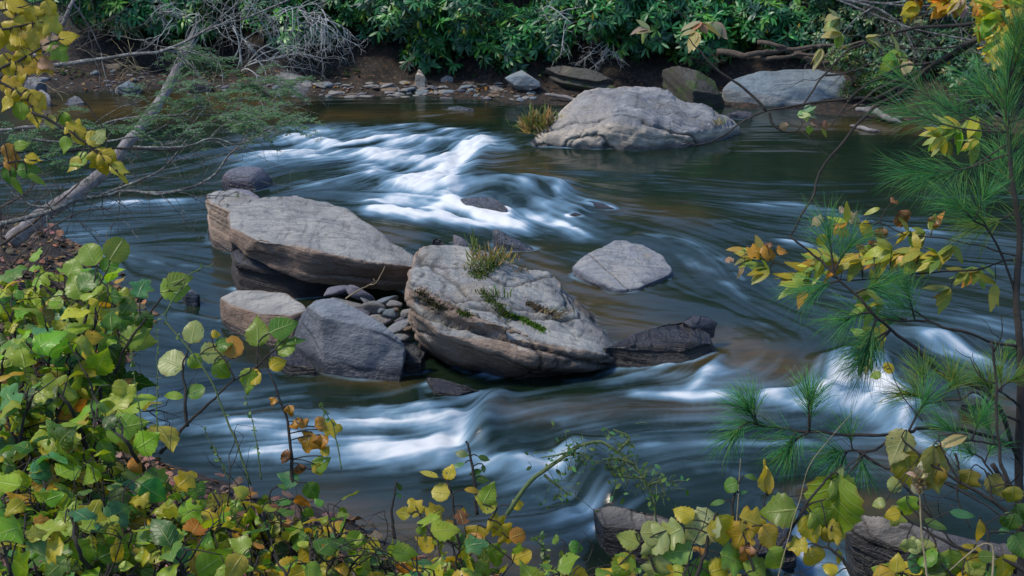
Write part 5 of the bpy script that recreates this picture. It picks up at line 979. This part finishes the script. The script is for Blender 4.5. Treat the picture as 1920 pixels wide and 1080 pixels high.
pbranch([(1909,860,4),(1850,735,3.9),(1800,712,3.9),(1740,675,3.85),(1680,625,3.85),(1630,580,3.8),(1585,530,3.8),(1530,480,3.8),(1478,438,3.8)], .0065,
        [(1560,505,3.8,95,.12),(1570,515,3.8,60,.09),(1585,530,3.8,200,.08),(1600,550,3.8,15,.07),(1640,590,3.8,195,.08),(1650,600,3.8,255,.10),(1660,610,3.85,235,.12),(1665,612,3.85,215,.10)], .125, 150, end=False)
pbranch([(1910,650,4),(1850,635,3.95),(1790,615,3.9),(1740,603,3.9),(1690,598,3.9),(1650,596,3.85)], .005, [(1745,605,3.9,150,.09),(1720,600,3.9,110,.10),(1700,598,3.9,170,.05)], .11, 110, end=False)
pbranch([(1909,860,4),(1880,820,3.9),(1800,800,3.8),(1730,795,3.7),(1690,805,3.6),(1640,812,3.5),(1560,806,3.5),(1490,798,3.5),(1440,792,3.5),(1400,786,3.5)], .006,
        [(1420,790,3.5,125,.05),(1410,790,3.5,225,.06),(1430,792,3.5,100,.05),(1500,800,3.5,245,.05),(1520,800,3.5,215,.07),(1530,800,3.5,80,.09),(1510,800,3.5,95,.10),(1690,805,3.6,60,.10)], .105, 120)
pbranch([(1690,805,3.6),(1640,845,3.5),(1600,846,3.5),(1560,848,3.5)], .004, [(1600,846,3.5,100,.04),(1590,846,3.5,250,.05),(1610,846,3.5,290,.05),(1595,846,3.5,210,.05)], .10, 90)
pbranch([(1912,790,4),(1870,770,3.9),(1830,735,3.8),(1790,745,3.8),(1740,750,3.8),(1720,735,3.8)], .004, [(1740,750,3.8,160,.06),(1735,748,3.8,95,.07),(1760,748,3.8,55,.06),(1800,742,3.8,110,.07),(1850,760,3.9,90,.06)], .105, 110, PINEY)
pbranch([(1912,760,4),(1880,735,3.9),(1845,715,3.9)], .004, [(1880,735,3.9,90,.06),(1870,730,3.9,40,.06)], .10, 110, PINEY)
pbranch([(1909,840,4),(1870,830,3.8),(1820,822,3.7),(1770,830,3.6)], .004, [(1820,822,3.7,70,.07),(1790,826,3.7,140,.06),(1850,828,3.8,110,.06)], .10, 110)
pbranch([(1912,930,4),(1870,900,3.8),(1840,860,3.8),(1815,850,3.8)], .004, [(1850,870,3.8,60,.05)], .10, 70)
for k in range(11):                                          # the dense top of the sapling
    j = rng.integers(int(len(trunk) * .62), len(trunk)); an = rng.uniform(20, 200) if k % 3 else rng.uniform(60, 120); e = trunk[j] + im_dir(an, rng.normal() * .6) * rng.uniform(.08, .26)
    c = curve([trunk[j], (trunk[j] + e) / 2 - UP * .01, e], 9); tube(bm_, c, np.linspace(.003, .0015, len(c)), 5); shoot(fm, c, .135, 150, PINE if k % 4 else PINEY, .7)
shoot(fm, trunk, .14, 260, PINE, .25); shoot(fm, trunk, .12, 120, PINEY, .45)
for an, ln in ((165, .30), (150, .34), (190, .28), (205, .25)):
    j = int(len(trunk) * rng.uniform(.72, .92)); e = trunk[j] + im_dir(an, .2) * ln; c = curve([trunk[j], (trunk[j] + e) / 2 - UP * .02, e], 9); tube(bm_, c, np.linspace(.003, .0015, len(c)), 5); shoot(fm, c, .13, 150, PINE, .6)
bm_.build('branches', BM['dark'], pine); fm.build('needles', LM['needle'], pine)
t = empty('pine_shoot', D(1540, 175 + 0, 6.5), 'blurred green pine shoot behind the sapling in front of the far right bank', 'pine branch'); f2, b2 = MB(), MB()
for (x, y, a) in ((1760,190,150),(1790,200,120),(1800,215,170),(1750,215,200),(1830,180,110)):
    e = D(x, y, 6.5); s0 = e - im_dir(a, 0) * .22; c = curve([s0, (s0 + e) / 2, e], 8); tube(b2, c, np.linspace(.004, .002, len(c)), 4); shoot(f2, c, .16, 110, PINE, .8)
c = curve([D(1860,230,6.5), D(1820,215,6.5), D(1785,205,6.5)], 8); tube(b2, c, .005, 5)
f2.build('needles', LM['needle'], t); b2.build('branches', BM['dark'], t)

# ------------------------------------------------------------------ right side: bare crossing branches and yellow leaflets
PY1, PY2, OR2 = (.30, .33, .05), (.42, .38, .03), (.48, .24, .02)
bough('long dark branch reaching down from the top right corner over the pool', [[(1960,-20,4.6),(1900,25,4.6),(1855,55,4.6),(1800,85,4.6),(1745,118,4.6),(1700,155,4.6),(1655,185,4.6),(1620,215,4.6),(1580,262,4.6),(1547,305,4.6),(1525,360,4.6),(1500,405,4.6),(1476,438,4.6)],
   [(1640,186,4.6),(1590,182,4.6),(1530,192,4.6),(1470,202,4.6),(1436,208,4.6),(1400,222,4.6),(1360,255,4.6),(1320,270,4.6),(1280,265,4.6)],[(1436,208,4.6),(1400,170,4.6),(1350,135,4.6),(1310,95,4.6),(1290,70,4.6)],
   [(1745,118,4.6),(1690,125,4.6),(1640,150,4.6),(1600,180,4.6),(1560,235,4.6)],[(1442,210,4.6),(1448,230,4.6),(1465,245,4.6),(1490,247,4.6),(1500,240,4.6)],[(1640,170,4.6),(1610,195,4.6),(1580,212,4.6)]], .0085, 'dark', 1, cat='branch')
bough('dark forked branch crossing behind it towards the blue grey boulder', [[(1960,10,5.2),(1860,42,5.2),(1760,50,5.2),(1680,62,5.2),(1620,84,5.2),(1580,108,5.2),(1548,142,5.2),(1520,180,5.2),(1502,208,5.2)],[(1700,90,5.2),(1655,78,5.2),(1625,88,5.2)],[(1880,60,5.2),(1800,85,5.2),(1730,95,5.2),(1640,82,5.2)],[(1548,142,5.2),(1590,135,5.2),(1635,115,5.2),(1655,90,5.2)]], .0075, 'dark', 3)
bough('pale branch arching through the shrubs at upper right', [[(1560,-5,5.6),(1620,8,5.6),(1665,28,5.6),(1695,55,5.6),(1710,85,5.6),(1725,110,5.6)],[(1640,12,5.6),(1600,40,5.6),(1560,90,5.6)],[(1850,80,5.6),(1780,88,5.6),(1720,96,5.6)],[(1890,0,5.6),(1860,25,5.6),(1780,22,5.6),(1700,22,5.6)],[(1760,-10,5.6),(1800,50,5.6),(1860,95,5.6)]], .0065, 'lichen', 4)
def spray(lb, stems, clusters, spec, L=.09, r=.003, kind='lance', name='yellow_leaf_branch', cat='branch', extra=(), mat='autumn', wid=1.25, group=None):
    """clusters: (px, py, dist, rx, ry, n, mean picture angle)"""
    t = empty(name, D(*stems[0][0]), lb, cat, group); fm, sm = MB(), MB(); A = []
    for k, st in enumerate(stems): c = curve([D(*s) for s in st], 24, .02, k + len(lb)); rr = r * (1 if k == 0 else .7); tube(sm, c, np.linspace(rr, rr * .45, len(c)), 6, jit=.1); A.append(c)
    tie(sm, stems, r * .8); A = np.concatenate(A)
    for (px, py, d, rx, ry, n, an) in clusters:
        for k in range(max(1, n // 5)):
            b = D(px + rng.normal() * rx * .55, py + rng.normal() * ry * .55, d + rng.normal() * .06); j = np.argmin(np.linalg.norm(A - b, axis=1)); tube(sm, curve([A[j], (A[j] + b) / 2 + UP * .008, b], 6), .0011, 4)
            a = an + rng.normal(size=5) * 38; put_leaves(fm, kind, np.tile(b, (5, 1)), im_dir(a, rng.normal(size=5) * .5), UP * 1.2 - CF * .5 + rng.normal(size=(5, 3)) * .35, L * rng.uniform(.6, 1.1, 5), pal(spec, 5), .1, wid)
    for (px, py, d, l, a, col, kd) in extra:
        b = D(px, py, d); j = np.argmin(np.linalg.norm(A - b, axis=1)); tube(sm, curve([A[j], (A[j] + b) / 2, b], 5), .001, 4)
        put_leaves(fm, kd, b[None], im_dir(a, .2)[None], (-CF + UP * .6)[None], np.array([l / FP * d]), np.array([col]))
    fm.build('leaves', LM[mat], t); sm.build('stems', BM['dark'], t)
YG = [(4, PY1), (3, PY2), (2, (.22, .30, .04)), (.6, OR2)]
spray('branch of yellow green leaflets ending in brown curled leaves right of the flat pale stone', [[(1908,480,4.2),(1850,462,4.2),(1780,448,4.2),(1700,438,4.2),(1660,420,4.2),(1640,415,4.2)],[(1660,420,4.2),(1610,418,4.2),(1560,418,4.2)],[(1650,415,4.2),(1660,395,4.2),(1672,380,4.2)]],
   [(1600,420,4.2,34,6,8,190),(1720,440,4.2,40,14,14,200),(1750,430,4.2,20,14,8,60),(1790,455,4.2,24,12,8,250)], YG, .075,
   extra=[(1545,410,4.2,34,200,(.36,.26,.2),'dead'),(1575,400,4.2,30,30,(.30,.22,.17),'dead'),(1560,425,4.2,42,-20,(.42,.30,.03),'lobed'),(1610,425,4.2,44,-20,YEL,'broad'),(1685,395,4.2,46,-60,(.22,.10,.04),'dead'),(1755,405,4.2,34,-100,(.25,.12,.04),'dead'),(1670,380,4.2,26,20,BRO,'dead'),(1650,390,4.2,36,200,PY1,'lance'),(1655,425,4.2,34,-100,(.25,.14,.05),'dead'),(1590,408,4.2,36,-10,(.40,.3,.2),'lobed')])
spray('level branch of pale yellow leaflets in front of the right hand riffles', [[(1905,486,4.1),(1850,495,4.1),(1780,508,4.1),(1700,515,4.1),(1620,524,4.1),(1560,512,4.1),(1500,500,4.1),(1450,488,4.1),(1400,475,4.1)]],
   [(1580,490,4.1,60,18,30,190),(1650,480,4.1,60,18,35,190),(1720,480,4.1,50,20,25,200),(1840,500,4.1,40,14,14,200),(1800,530,4.1,50,14,14,200),(1510,508,4.1,30,10,12,195),(1440,500,4.1,30,16,12,200),(1420,480,4.1,26,8,12,180),(1660,545,4.1,34,10,8,200),(1530,550,4.1,30,12,8,200)], YG, .085,
   extra=[(1395,467,4.1,36,180,(.48,.30,.03),'lance'),(1400,475,4.1,36,10,OR2,'lobed'),(1425,475,4.1,40,0,OR2,'broad'),(1375,492,4.1,24,150,(.4,.26,.18),'dead'),(1395,500,4.1,30,-120,(.40,.27,.16),'lance'),(1440,465,4.1,20,70,BRO,'dead'),(1455,468,4.1,30,-10,(.4,.2,.03),'broad'),(1535,440,4.1,26,-60,YEL,'round'),(1610,470,4.1,24,70,(.3,.17,.05),'dead'),(1635,465,4.1,26,80,BRO,'dead'),(1490,515,4.1,44,10,YEL,'lance'),(1490,520,4.1,42,170,YEL,'lance')])
spray('few pale leaflets hanging below the middle of the pine branch', [[(1700,598,4.0),(1660,600,4.0),(1640,610,4.0)]], [(1650,575,4.0,30,10,10,190),(1650,625,4.0,30,16,14,215),(1620,650,4.0,26,14,10,240)], [(3, (.20, .30, .06)), (2, PY1), (1, PY2)], .075)
spray('spray of yellow leaves poking from the left side of the pine top', [[(1895,240,4.3),(1850,235,4.3),(1810,225,4.3),(1775,245,4.3)],[(1880,300,4.3),(1830,265,4.3),(1785,240,4.3)]], [(1800,240,4.3,24,14,18,215),(1770,255,4.3,20,12,12,215),(1815,275,4.3,24,12,10,210),(1840,210,4.3,24,12,8,200)], [(3, LIM), (2, PY2), (2, (.25, .36, .08))], .08)
spray('mass of yellow leaves filling the upper right corner', [[(1960,-10,4.4),(1920,40,4.4),(1890,70,4.4)],[(1960,60,4.4),(1900,90,4.4)],[(1960,20,4.4),(1900,10,4.4)]], [(1895,50,4.4,34,36,80,200),(1890,85,4.4,26,16,40,230),(1905,20,4.4,24,24,40,200),(1860,30,4.4,20,20,20,210),(1900,100,4.4,20,10,8,250)], [(4, (.46, .40, .02)), (2, LIM), (1, OR2)], .075, kind='broad', wid=.9)
spray('orange and yellow leaves along the top edge near the upper right corner', [[(1960,-20,4.5),(1860,-8,4.5),(1780,-2,4.5),(1700,0,4.5)]], [(1720,5,4.5,30,8,18,200),(1790,5,4.5,40,8,24,210),(1850,4,4.5,40,10,16,230),(1750,18,4.5,30,5,5,230)], [(3, OR2), (4, YEL), (1, (.4, .3, .22))], .075, kind='broad', wid=.9)
spray('pale yellow leaves hanging before the end of the driftwood roots', [[(1740,118,4.9),(1700,110,4.9),(1660,100,4.9),(1620,70,4.9),(1575,70,4.9)]], [(1575,38,4.9,16,8,8,200),(1570,60,4.9,24,12,8,220),(1625,72,4.9,18,8,5,0),(1560,88,4.9,20,8,5,230),(1690,100,4.9,20,12,12,220),(1700,115,4.9,18,8,6,240)], [(3, (.34, .36, .12)), (1, LIM), (1, (.4, .38, .2))], .085, wid=1.6)
spray('few pale green leaves and a pink curled leaf dangling over the far pool', [[(1500,240,4.6),(1510,225,4.6),(1520,212,4.6)],[(1500,240,4.6),(1525,238,4.6)]], [(1508,214,4.6,12,6,12,0)], [(1, (.16, .30, .14)), (1, (.20, .33, .15))], .045, r=.0015, wid=1.8, extra=[(1520,228,4.6,26,-10,(.45,.25,.17),'broad'),(1540,232,4.6,22,-20,(.42,.2,.14),'dead'),(1518,236,4.6,18,-90,LIM,'broad'),(1540,238,4.6,26,-55,PY1,'lance'),(1470,228,4.6,22,-90,(.45,.3,.22),'broad')])
spray('pale leaved twig at the top edge above the pale dome', [[(1200,-15,5),(1250,10,5),(1300,45,5),(1320,60,5)]], [(1215,50,5,14,5,5,180),(1300,40,5,20,20,10,240),(1330,50,5,16,10,5,280)], [(2, (.32, .34, .16)), (1, (.34, .26, .18))], .085, wid=1.6)
spray('small round green leaf beside the lower pine trunk', [[(1910,650,4.1),(1900,655,4.1)]], [], YG, extra=[(1908,640,4.1,48,235,(.10,.26,.12),'broad')])
spray('pair of yellow leaves over the foaming right rapids', [[(1730,790,3.6),(1690,740,3.6),(1668,690,3.6),(1650,660,3.6)]], [], YG, r=.0015, extra=[(1655,690,3.6,26,0,YEL,'round'),(1652,700,3.6,24,200,LIM,'broad')])
# big leaved vine, bottom right
VG, VY, VP, VO = (.18, .27, .02), (.42, .36, .02), (.30, .33, .10), (.22, .21, .02)
hero('dark slanting stem with long hanging green leaves at bottom right', [[(1395,1090,2.7),(1440,1050,2.7),(1490,980,2.7),(1540,910,2.7),(1560,890,2.7)],[(1500,965,2.7),(1520,945,2.7),(1550,935,2.7)]],
     [(1572,890,2.7,150,-96,VG,'broad',.2,.5),(1580,872,2.7,70,-115,PAL,'lance',.1),(1560,900,2.7,80,-45,(.15,.23,.02),'broad'),(1495,955,2.7,86,188,(.13,.20,.02),'broad',.2,-.3),(1520,960,2.7,75,-40,VG,'lobed'),(1550,990,2.7,56,-20,(.46,.36,.03),'lobed'),(1510,965,2.7,60,-70,VY,'broad')])
hero('vine with huge pale and olive leaves hanging in front of the lower pine branch', [[(1925,1000,2.9),(1860,940,2.9),(1790,900,2.9),(1730,860,2.9),(1690,820,2.9)],[(1800,905,2.9),(1770,850,2.9),(1760,815,2.9)],[(1860,940,2.9),(1850,890,2.9),(1830,870,2.9)]],
     [(1700,806,2.9,72,-112,(.32,.32,.12),'broad'),(1694,845,2.9,84,-70,VO,'broad',.2,.4),(1750,835,2.9,90,-85,(.26,.24,.04),'broad',.2,-.6),(1755,840,2.9,86,-100,(.24,.22,.06),'lance'),(1760,870,2.9,60,-110,(.30,.22,.03)),(1815,815,2.9,70,205,(.36,.30,.13),'lance'),(1820,880,2.9,56,-100,(.20,.17,.02),'lobed'),(1855,890,2.9,50,-60,(.20,.18,.03),'broad'),(1900,910,2.9,50,-90,VO,'broad'),(1905,945,2.9,60,-70,DG,'broad'),(1680,925,2.9,40,100,PAL),(1690,950,2.9,44,-110,(.25,.30,.06),'lobed'),(1660,940,2.9,30,200,PAL)])
hero('shoot with one tall yellow leaf and a curled green one over the lower rapids', [[(1375,1090,2.8),(1378,1010,2.8),(1375,950,2.8),(1380,915,2.8)],[(1435,1000,2.8),(1432,950,2.8),(1436,925,2.8)]], [(1440,930,2.8,66,85,(.50,.36,.02),'lance',.1,.3),(1436,925,2.8,60,95,(.46,.34,.02),'broad',.2,1.2),(1385,905,2.8,34,200,GRN,'round'),(1395,892,2.8,40,-10,(.10,.22,.06),'lance'),(1360,940,2.8,36,190,(.10,.22,.05),'lance'),(1385,925,2.8,22,10,TEA,'lance')])
hero('cluster of pale toothed leaves and yellow leaves at the bottom right of centre', [[(1300,1095,2.6),(1320,1040,2.6),(1330,990,2.6),(1345,960,2.6)],[(1240,1095,2.6),(1215,1040,2.6),(1190,1000,2.6)],[(1420,1095,2.6),(1400,1030,2.6),(1390,985,2.6)]],
     [(1345,965,2.6,92,222,(.33,.36,.16),'broad'),(1250,995,2.6,84,-140,(.28,.33,.12),'broad'),(1280,990,2.6,70,-150,PAL,'lobed'),(1345,965,2.6,80,-70,VY,'broad'),(1300,975,2.6,50,150,VY),(1385,970,2.6,66,-20,(.46,.34,.02),'lobed'),(1400,980,2.6,62,-110,(.44,.28,.02),'lobed'),(1430,985,2.6,60,-60,(.46,.30,.02),'broad'),(1200,1000,2.6,52,0,VP,'round'),(1215,1010,2.6,70,-60,VP,'broad'),(1180,1040,2.6,60,-120,VG),(1235,1040,2.6,62,-100,VP,'lobed'),(1200,1020,2.6,50,160,(.25,.30,.06)),(1300,1030,2.6,70,-170,(.14,.28,.05)),(1350,1040,2.6,72,-20,(.14,.28,.03),'lobed'),(1290,1060,2.6,70,-40,GRN,'lobed'),(1395,1030,2.6,40,-60,ORA,'dead'),(1405,1020,2.6,44,-100,(.4,.2,.1),'dead'),(1440,1030,2.6,60,-50,VG),(1330,1075,2.6,60,20,VY),(1400,1075,2.6,60,30,VG,'lobed'),(1160,1060,2.6,44,30,VY)])
hero('yellow leaf with black spots on a curved stem over the bottom waterfall', [[(1610,1110,2.7),(1590,1060,2.7),(1560,1030,2.7),(1540,1025,2.7)]], [(1515,1020,2.7,44,190,VY,'lobed'),(1520,1025,2.7,50,-70,(.44,.34,.03),'round'),(1572,1030,2.7,44,-80,VY,'lance'),(1570,1075,2.7,36,150,VY),(1560,985,2.7,44,-95,(.45,.36,.03),'round')])
hero('tangle of broad yellow green leaves in the lower right corner', [[(1960,1100,2.7),(1880,1050,2.7),(1800,1030,2.7),(1740,1000,2.7),(1690,965,2.7)],[(1780,1100,2.7),(1760,1040,2.7),(1740,990,2.7),(1700,940,2.7)],[(1850,1100,2.7),(1850,1000,2.7),(1836,972,2.7)]],
     [(1700,930,2.7,56,-80,LIM,'lobed'),(1688,960,2.7,34,200,YEL),(1730,975,2.7,60,-20,(.14,.24,.05),'lance'),(1780,960,2.7,60,-10,TEA,'lance'),(1838,972,2.7,66,-85,(.48,.33,.03),'lance'),(1830,1020,2.7,56,-110,(.46,.34,.03),'round'),(1780,1030,2.7,80,-85,VG,'broad'),(1700,1050,2.7,44,-20,(.10,.26,.10),'round'),(1720,1040,2.7,40,100,PAL),(1880,1040,2.7,70,-80,VY,'lobed'),(1860,1060,2.7,60,-150,VG),(1900,1000,2.7,60,-60,(.10,.22,.04)),(1900,960,2.7,54,-100,DG),(1740,1080,2.7,50,60,LIM),(1680,1075,2.7,40,80,VY),(1820,1080,2.7,50,60,(.3,.33,.05)),(1870,1000,2.7,40,20,TEA,'lance'),(1740,1010,2.7,44,-110,(.33,.36,.12),'lobed'),(1700,1010,2.7,40,-80,PAL,'broad')])
plant('low yellow green undergrowth along the bottom edge right of centre', fan(1290, 1085, 2.9, 130, 22, 9, 110), n=8, size=(.035, .065), spec=YBUSH, group='leafy shrubs covering the near bank')
plant('low undergrowth along the bottom edge at the right corner', fan(1780, 1085, 2.9, 140, 22, 9, 110), n=8, size=(.035, .065), spec=YBUSH, group='leafy shrubs covering the near bank')
plant('low yellow undergrowth on the bottom edge below the arching briar', fan(1010, 1085, 3.0, 90, 24, 8, 100), n=8, size=(.03, .06), spec=YBUSH, group='leafy shrubs covering the near bank')
# grasses and bare crossing twigs, lower right
for pts, r, mt, lb in [([(1455,1095,2.6),(1475,1020,2.6),(1500,930,2.6),(1525,860,2.6),(1600,770,2.6)],.0011,'straw','pale dry grass stalk leaning right across the lower rapids'),([(1376,1095,2.9),(1380,1000,2.9),(1388,860,2.9)],.0018,'straw','upright pale stalk beside the tall yellow leaf'),
   ([(1740,1095,2.6),(1728,1000,2.6),(1725,930,2.6),(1722,890,2.6)],.0022,'straw','green straw stalk with a pale seed head at bottom right'),([(1860,1095,2.6),(1862,1030,2.6),(1845,1020,2.6),(1820,1035,2.6),(1780,1070,2.6)],.0022,'straw','bent pale grass blade near the lower right corner'),
   ([(1925,960,3.2),(1890,900,3.2),(1872,830,3.2),(1865,720,3.2),(1860,640,3.2)],.0055,'dark','upright dark bare stem left of the pine trunk'),([(1610,845,3.3),(1640,870,3.3),(1680,885,3.3),(1760,905,3.3),(1830,940,3.3),(1920,990,3.3)],.004,'dark','bare dark twig with knobs running right below the pine branch'),
   ([(1590,890,2.9),(1620,850,2.9),(1530,920,2.9),(1450,935,2.9)],.002,'dark','fine bare twig left of the long hanging leaf'),([(1690,905,3.1),(1730,950,3.1),(1780,1010,3.1),(1850,1070,3.1)],.0035,'dark','dark twig slanting down to the right bottom edge'),([(1790,850,3.3),(1800,890,3.3),(1795,930,3.3),(1820,990,3.3)],.003,'dark','short kinked twig behind the olive leaves'),([(1860,870,3.1),(1900,930,3.1),(1940,970,3.1)],.006,'dark','thick dark twig at the right edge under the pine')]:
    mb = MB(); c = curve([D(*p) for p in pts], 26, .02 if mt == 'dark' else .005, len(lb)); tube(mb, c, np.linspace(r, r * .45, len(c)), 6, jit=.15)
    for j in range(3 if mt == 'dark' else 0):
        i = rng.integers(5, len(c) - 2); twigs(mb, c[i], nrm(rng.normal(size=3) + UP * .3), .09, r * .4, 1, 2, .6, 0, .2, 3)
    tag(mb.build('dry_stalk' if mt == 'straw' else 'bare_twig', BM[mt]), lb, 'stalk' if mt == 'straw' else 'twig')
mb = MB(); n = 120; f = rng.random(n); b = D(1722, 890, 2.6) + (D(1724, 930, 2.6) - D(1722, 890, 2.6)) * f[:, None]; put_leaves(mb, 'small', b, UP * 1.2 + rng.normal(size=(n, 3)) * .6 * (1.2 - f[:, None] * .5), rng.normal(size=(n, 3)), rng.uniform(.012, .028, n), pal([(1, (.40, .32, .2))], n)); tag(mb.build('seed_head', LM['dead']), 'fluffy pale seed head on the straw stalk at bottom right', 'seed head')

# ------------------------------------------------------------------ plants in the cracks of the great boulder
def surf(px, py):
    """the point of the boulder seen at (px, py)"""
    r = ray(px, py); r = r / np.linalg.norm(r); hit = bvh.ray_cast(Vector((0, 0, CAM_H)), Vector(r)); return None if hit[0] is None else (np.array(hit[0]), np.array(hit[1]))
from mathutils.bvhtree import BVHTree
me = main_rock.data; vv = [v.co for v in me.vertices]; bvh = BVHTree.FromPolygons(vv, [tuple(p.vertices) for p in me.polygons])
def cushion(lb, path, width, n, spec, L=.018, name='moss_cushion', cat='moss', kind='small', mat='moss', lift=.006):
    mb = MB(); pp, dd = [], []
    for _ in range(n):
        f = rng.random() * (len(path) - 1); i = int(f); a, b = path[i], path[min(i+1, len(path)-1)]; h = surf(a[0] + (b[0]-a[0])*(f-i) + rng.normal()*width, a[1] + (b[1]-a[1])*(f-i) + rng.normal()*width*.6)
        if h is not None: pp.append(h[0] + h[1] * rng.uniform(0, lift)); dd.append(h[1] * .6 + UP * .6 + rng.normal(size=3) * .6)
    put_leaves(mb, kind, np.array(pp), np.array(dd), rng.normal(size=(len(pp), 3)), L * rng.uniform(.5, 1.2, len(pp)), pal(spec, len(pp)), .15); return tag(mb.build(name, LM[mat]), lb, cat, kind='stuff')
MS = [(3, (.05, .09, .015)), (2, (.09, .14, .02)), (1, (.13, .13, .05))]
cushion('moss filling the top crack of the great boulder under the dry weeds', [(885,505),(900,520),(920,500),(935,490)], 7, 1100, MS)
cushion('moss strip in the middle crack of the great boulder', [(900,545),(920,565),(945,585),(950,595)], 6, 900, MS)
cushion('bright green moss ribbon in the lower crack of the great boulder', [(950,590),(980,600),(1000,610),(1020,622)], 3.5, 1000, [(3, (.06, .14, .015)), (1, (.10, .18, .02))])
cushion('small moss patch on the front ledge of the great boulder', [(860,585),(880,592)], 4, 260, MS)
cushion('brown lichen crust by the left edge of the great boulder', [(785,545),(800,560),(815,572),(830,580)], 5, 700, [(2, (.10, .08, .05)), (1, (.07, .09, .03)), (1, (.16, .12, .07))])
cushion('dark brown dried moss band on the right slope of the great boulder', [(990,570),(1010,580),(1045,592)], 4, 700, [(3, (.09, .07, .045)), (1, (.14, .11, .07))])
def weeds(px, py, lb, n, L, spec, spread, wpx, lean=(0, 0, 1), wid=.3):
    h = surf(px, py) or surf(px, py + 8) or surf(px, py + 16) or surf(px, py + 30); q = h[0]; return tuft(0, 0, 0, lb, n, L, spec, spread, wpx / 200, 'weed_tuft', 'weeds', lean, wid, q)
weeds(922, 492, 'dry straw coloured weeds standing in the top crack of the great boulder', 90, .17, DRY, .45, 18)
weeds(900, 505, 'green weed leaves left of the dry straw weeds on the great boulder', 50, .12, [(2, (.10, .16, .05)), (1, (.2, .2, .08))], .5, 12)
weeds(890, 472, 'tall thin green weed at the top edge of the great boulder', 10, .22, [(1, (.16, .22, .07))], .25, 4)
weeds(1035, 590, 'flattened grey dry grass lying on the right slope of the great boulder', 60, .11, [(1, (.26, .22, .16))], .5, 14, (.8, -.2, .1))
weeds(975, 500, 'brown tuft near the upper right edge of the great boulder', 40, .07, [(1, (.22, .16, .09))], .6, 12)
weeds(935, 560, 'few thin green blades in the middle crack of the great boulder', 22, .12, [(1, (.12, .18, .05))], .35, 8)
# a pale twig caught between the slab and the boulder
mb = MB(); c = curve([P(665,548,.28),P(690,535,.33),P(705,530,.36),P(722,498,.48)], 12, .02, 1); tube(mb, c, np.linspace(.006, .002, len(c)), 5)
tube(mb, curve([P(690,535,.33),P(702,528,.36),P(700,522,.38)], 6), .002, 4); tube(mb, curve([P(665,548,.28),P(648,560,.24)], 5), .006, 5); tag(mb.build('bare_twig', BM['straw']), 'pale twig caught on the stones between the long slab and the great boulder', 'twig')
for px, py, lb, nn in ((445,372,'few green blades sprouting on the small layered stone',8),):
    q = P(px, py, .46); tuft(0, 0, 0, lb, nn, .09, [(1, (.10, .16, .06))], .3, .03, q=q)
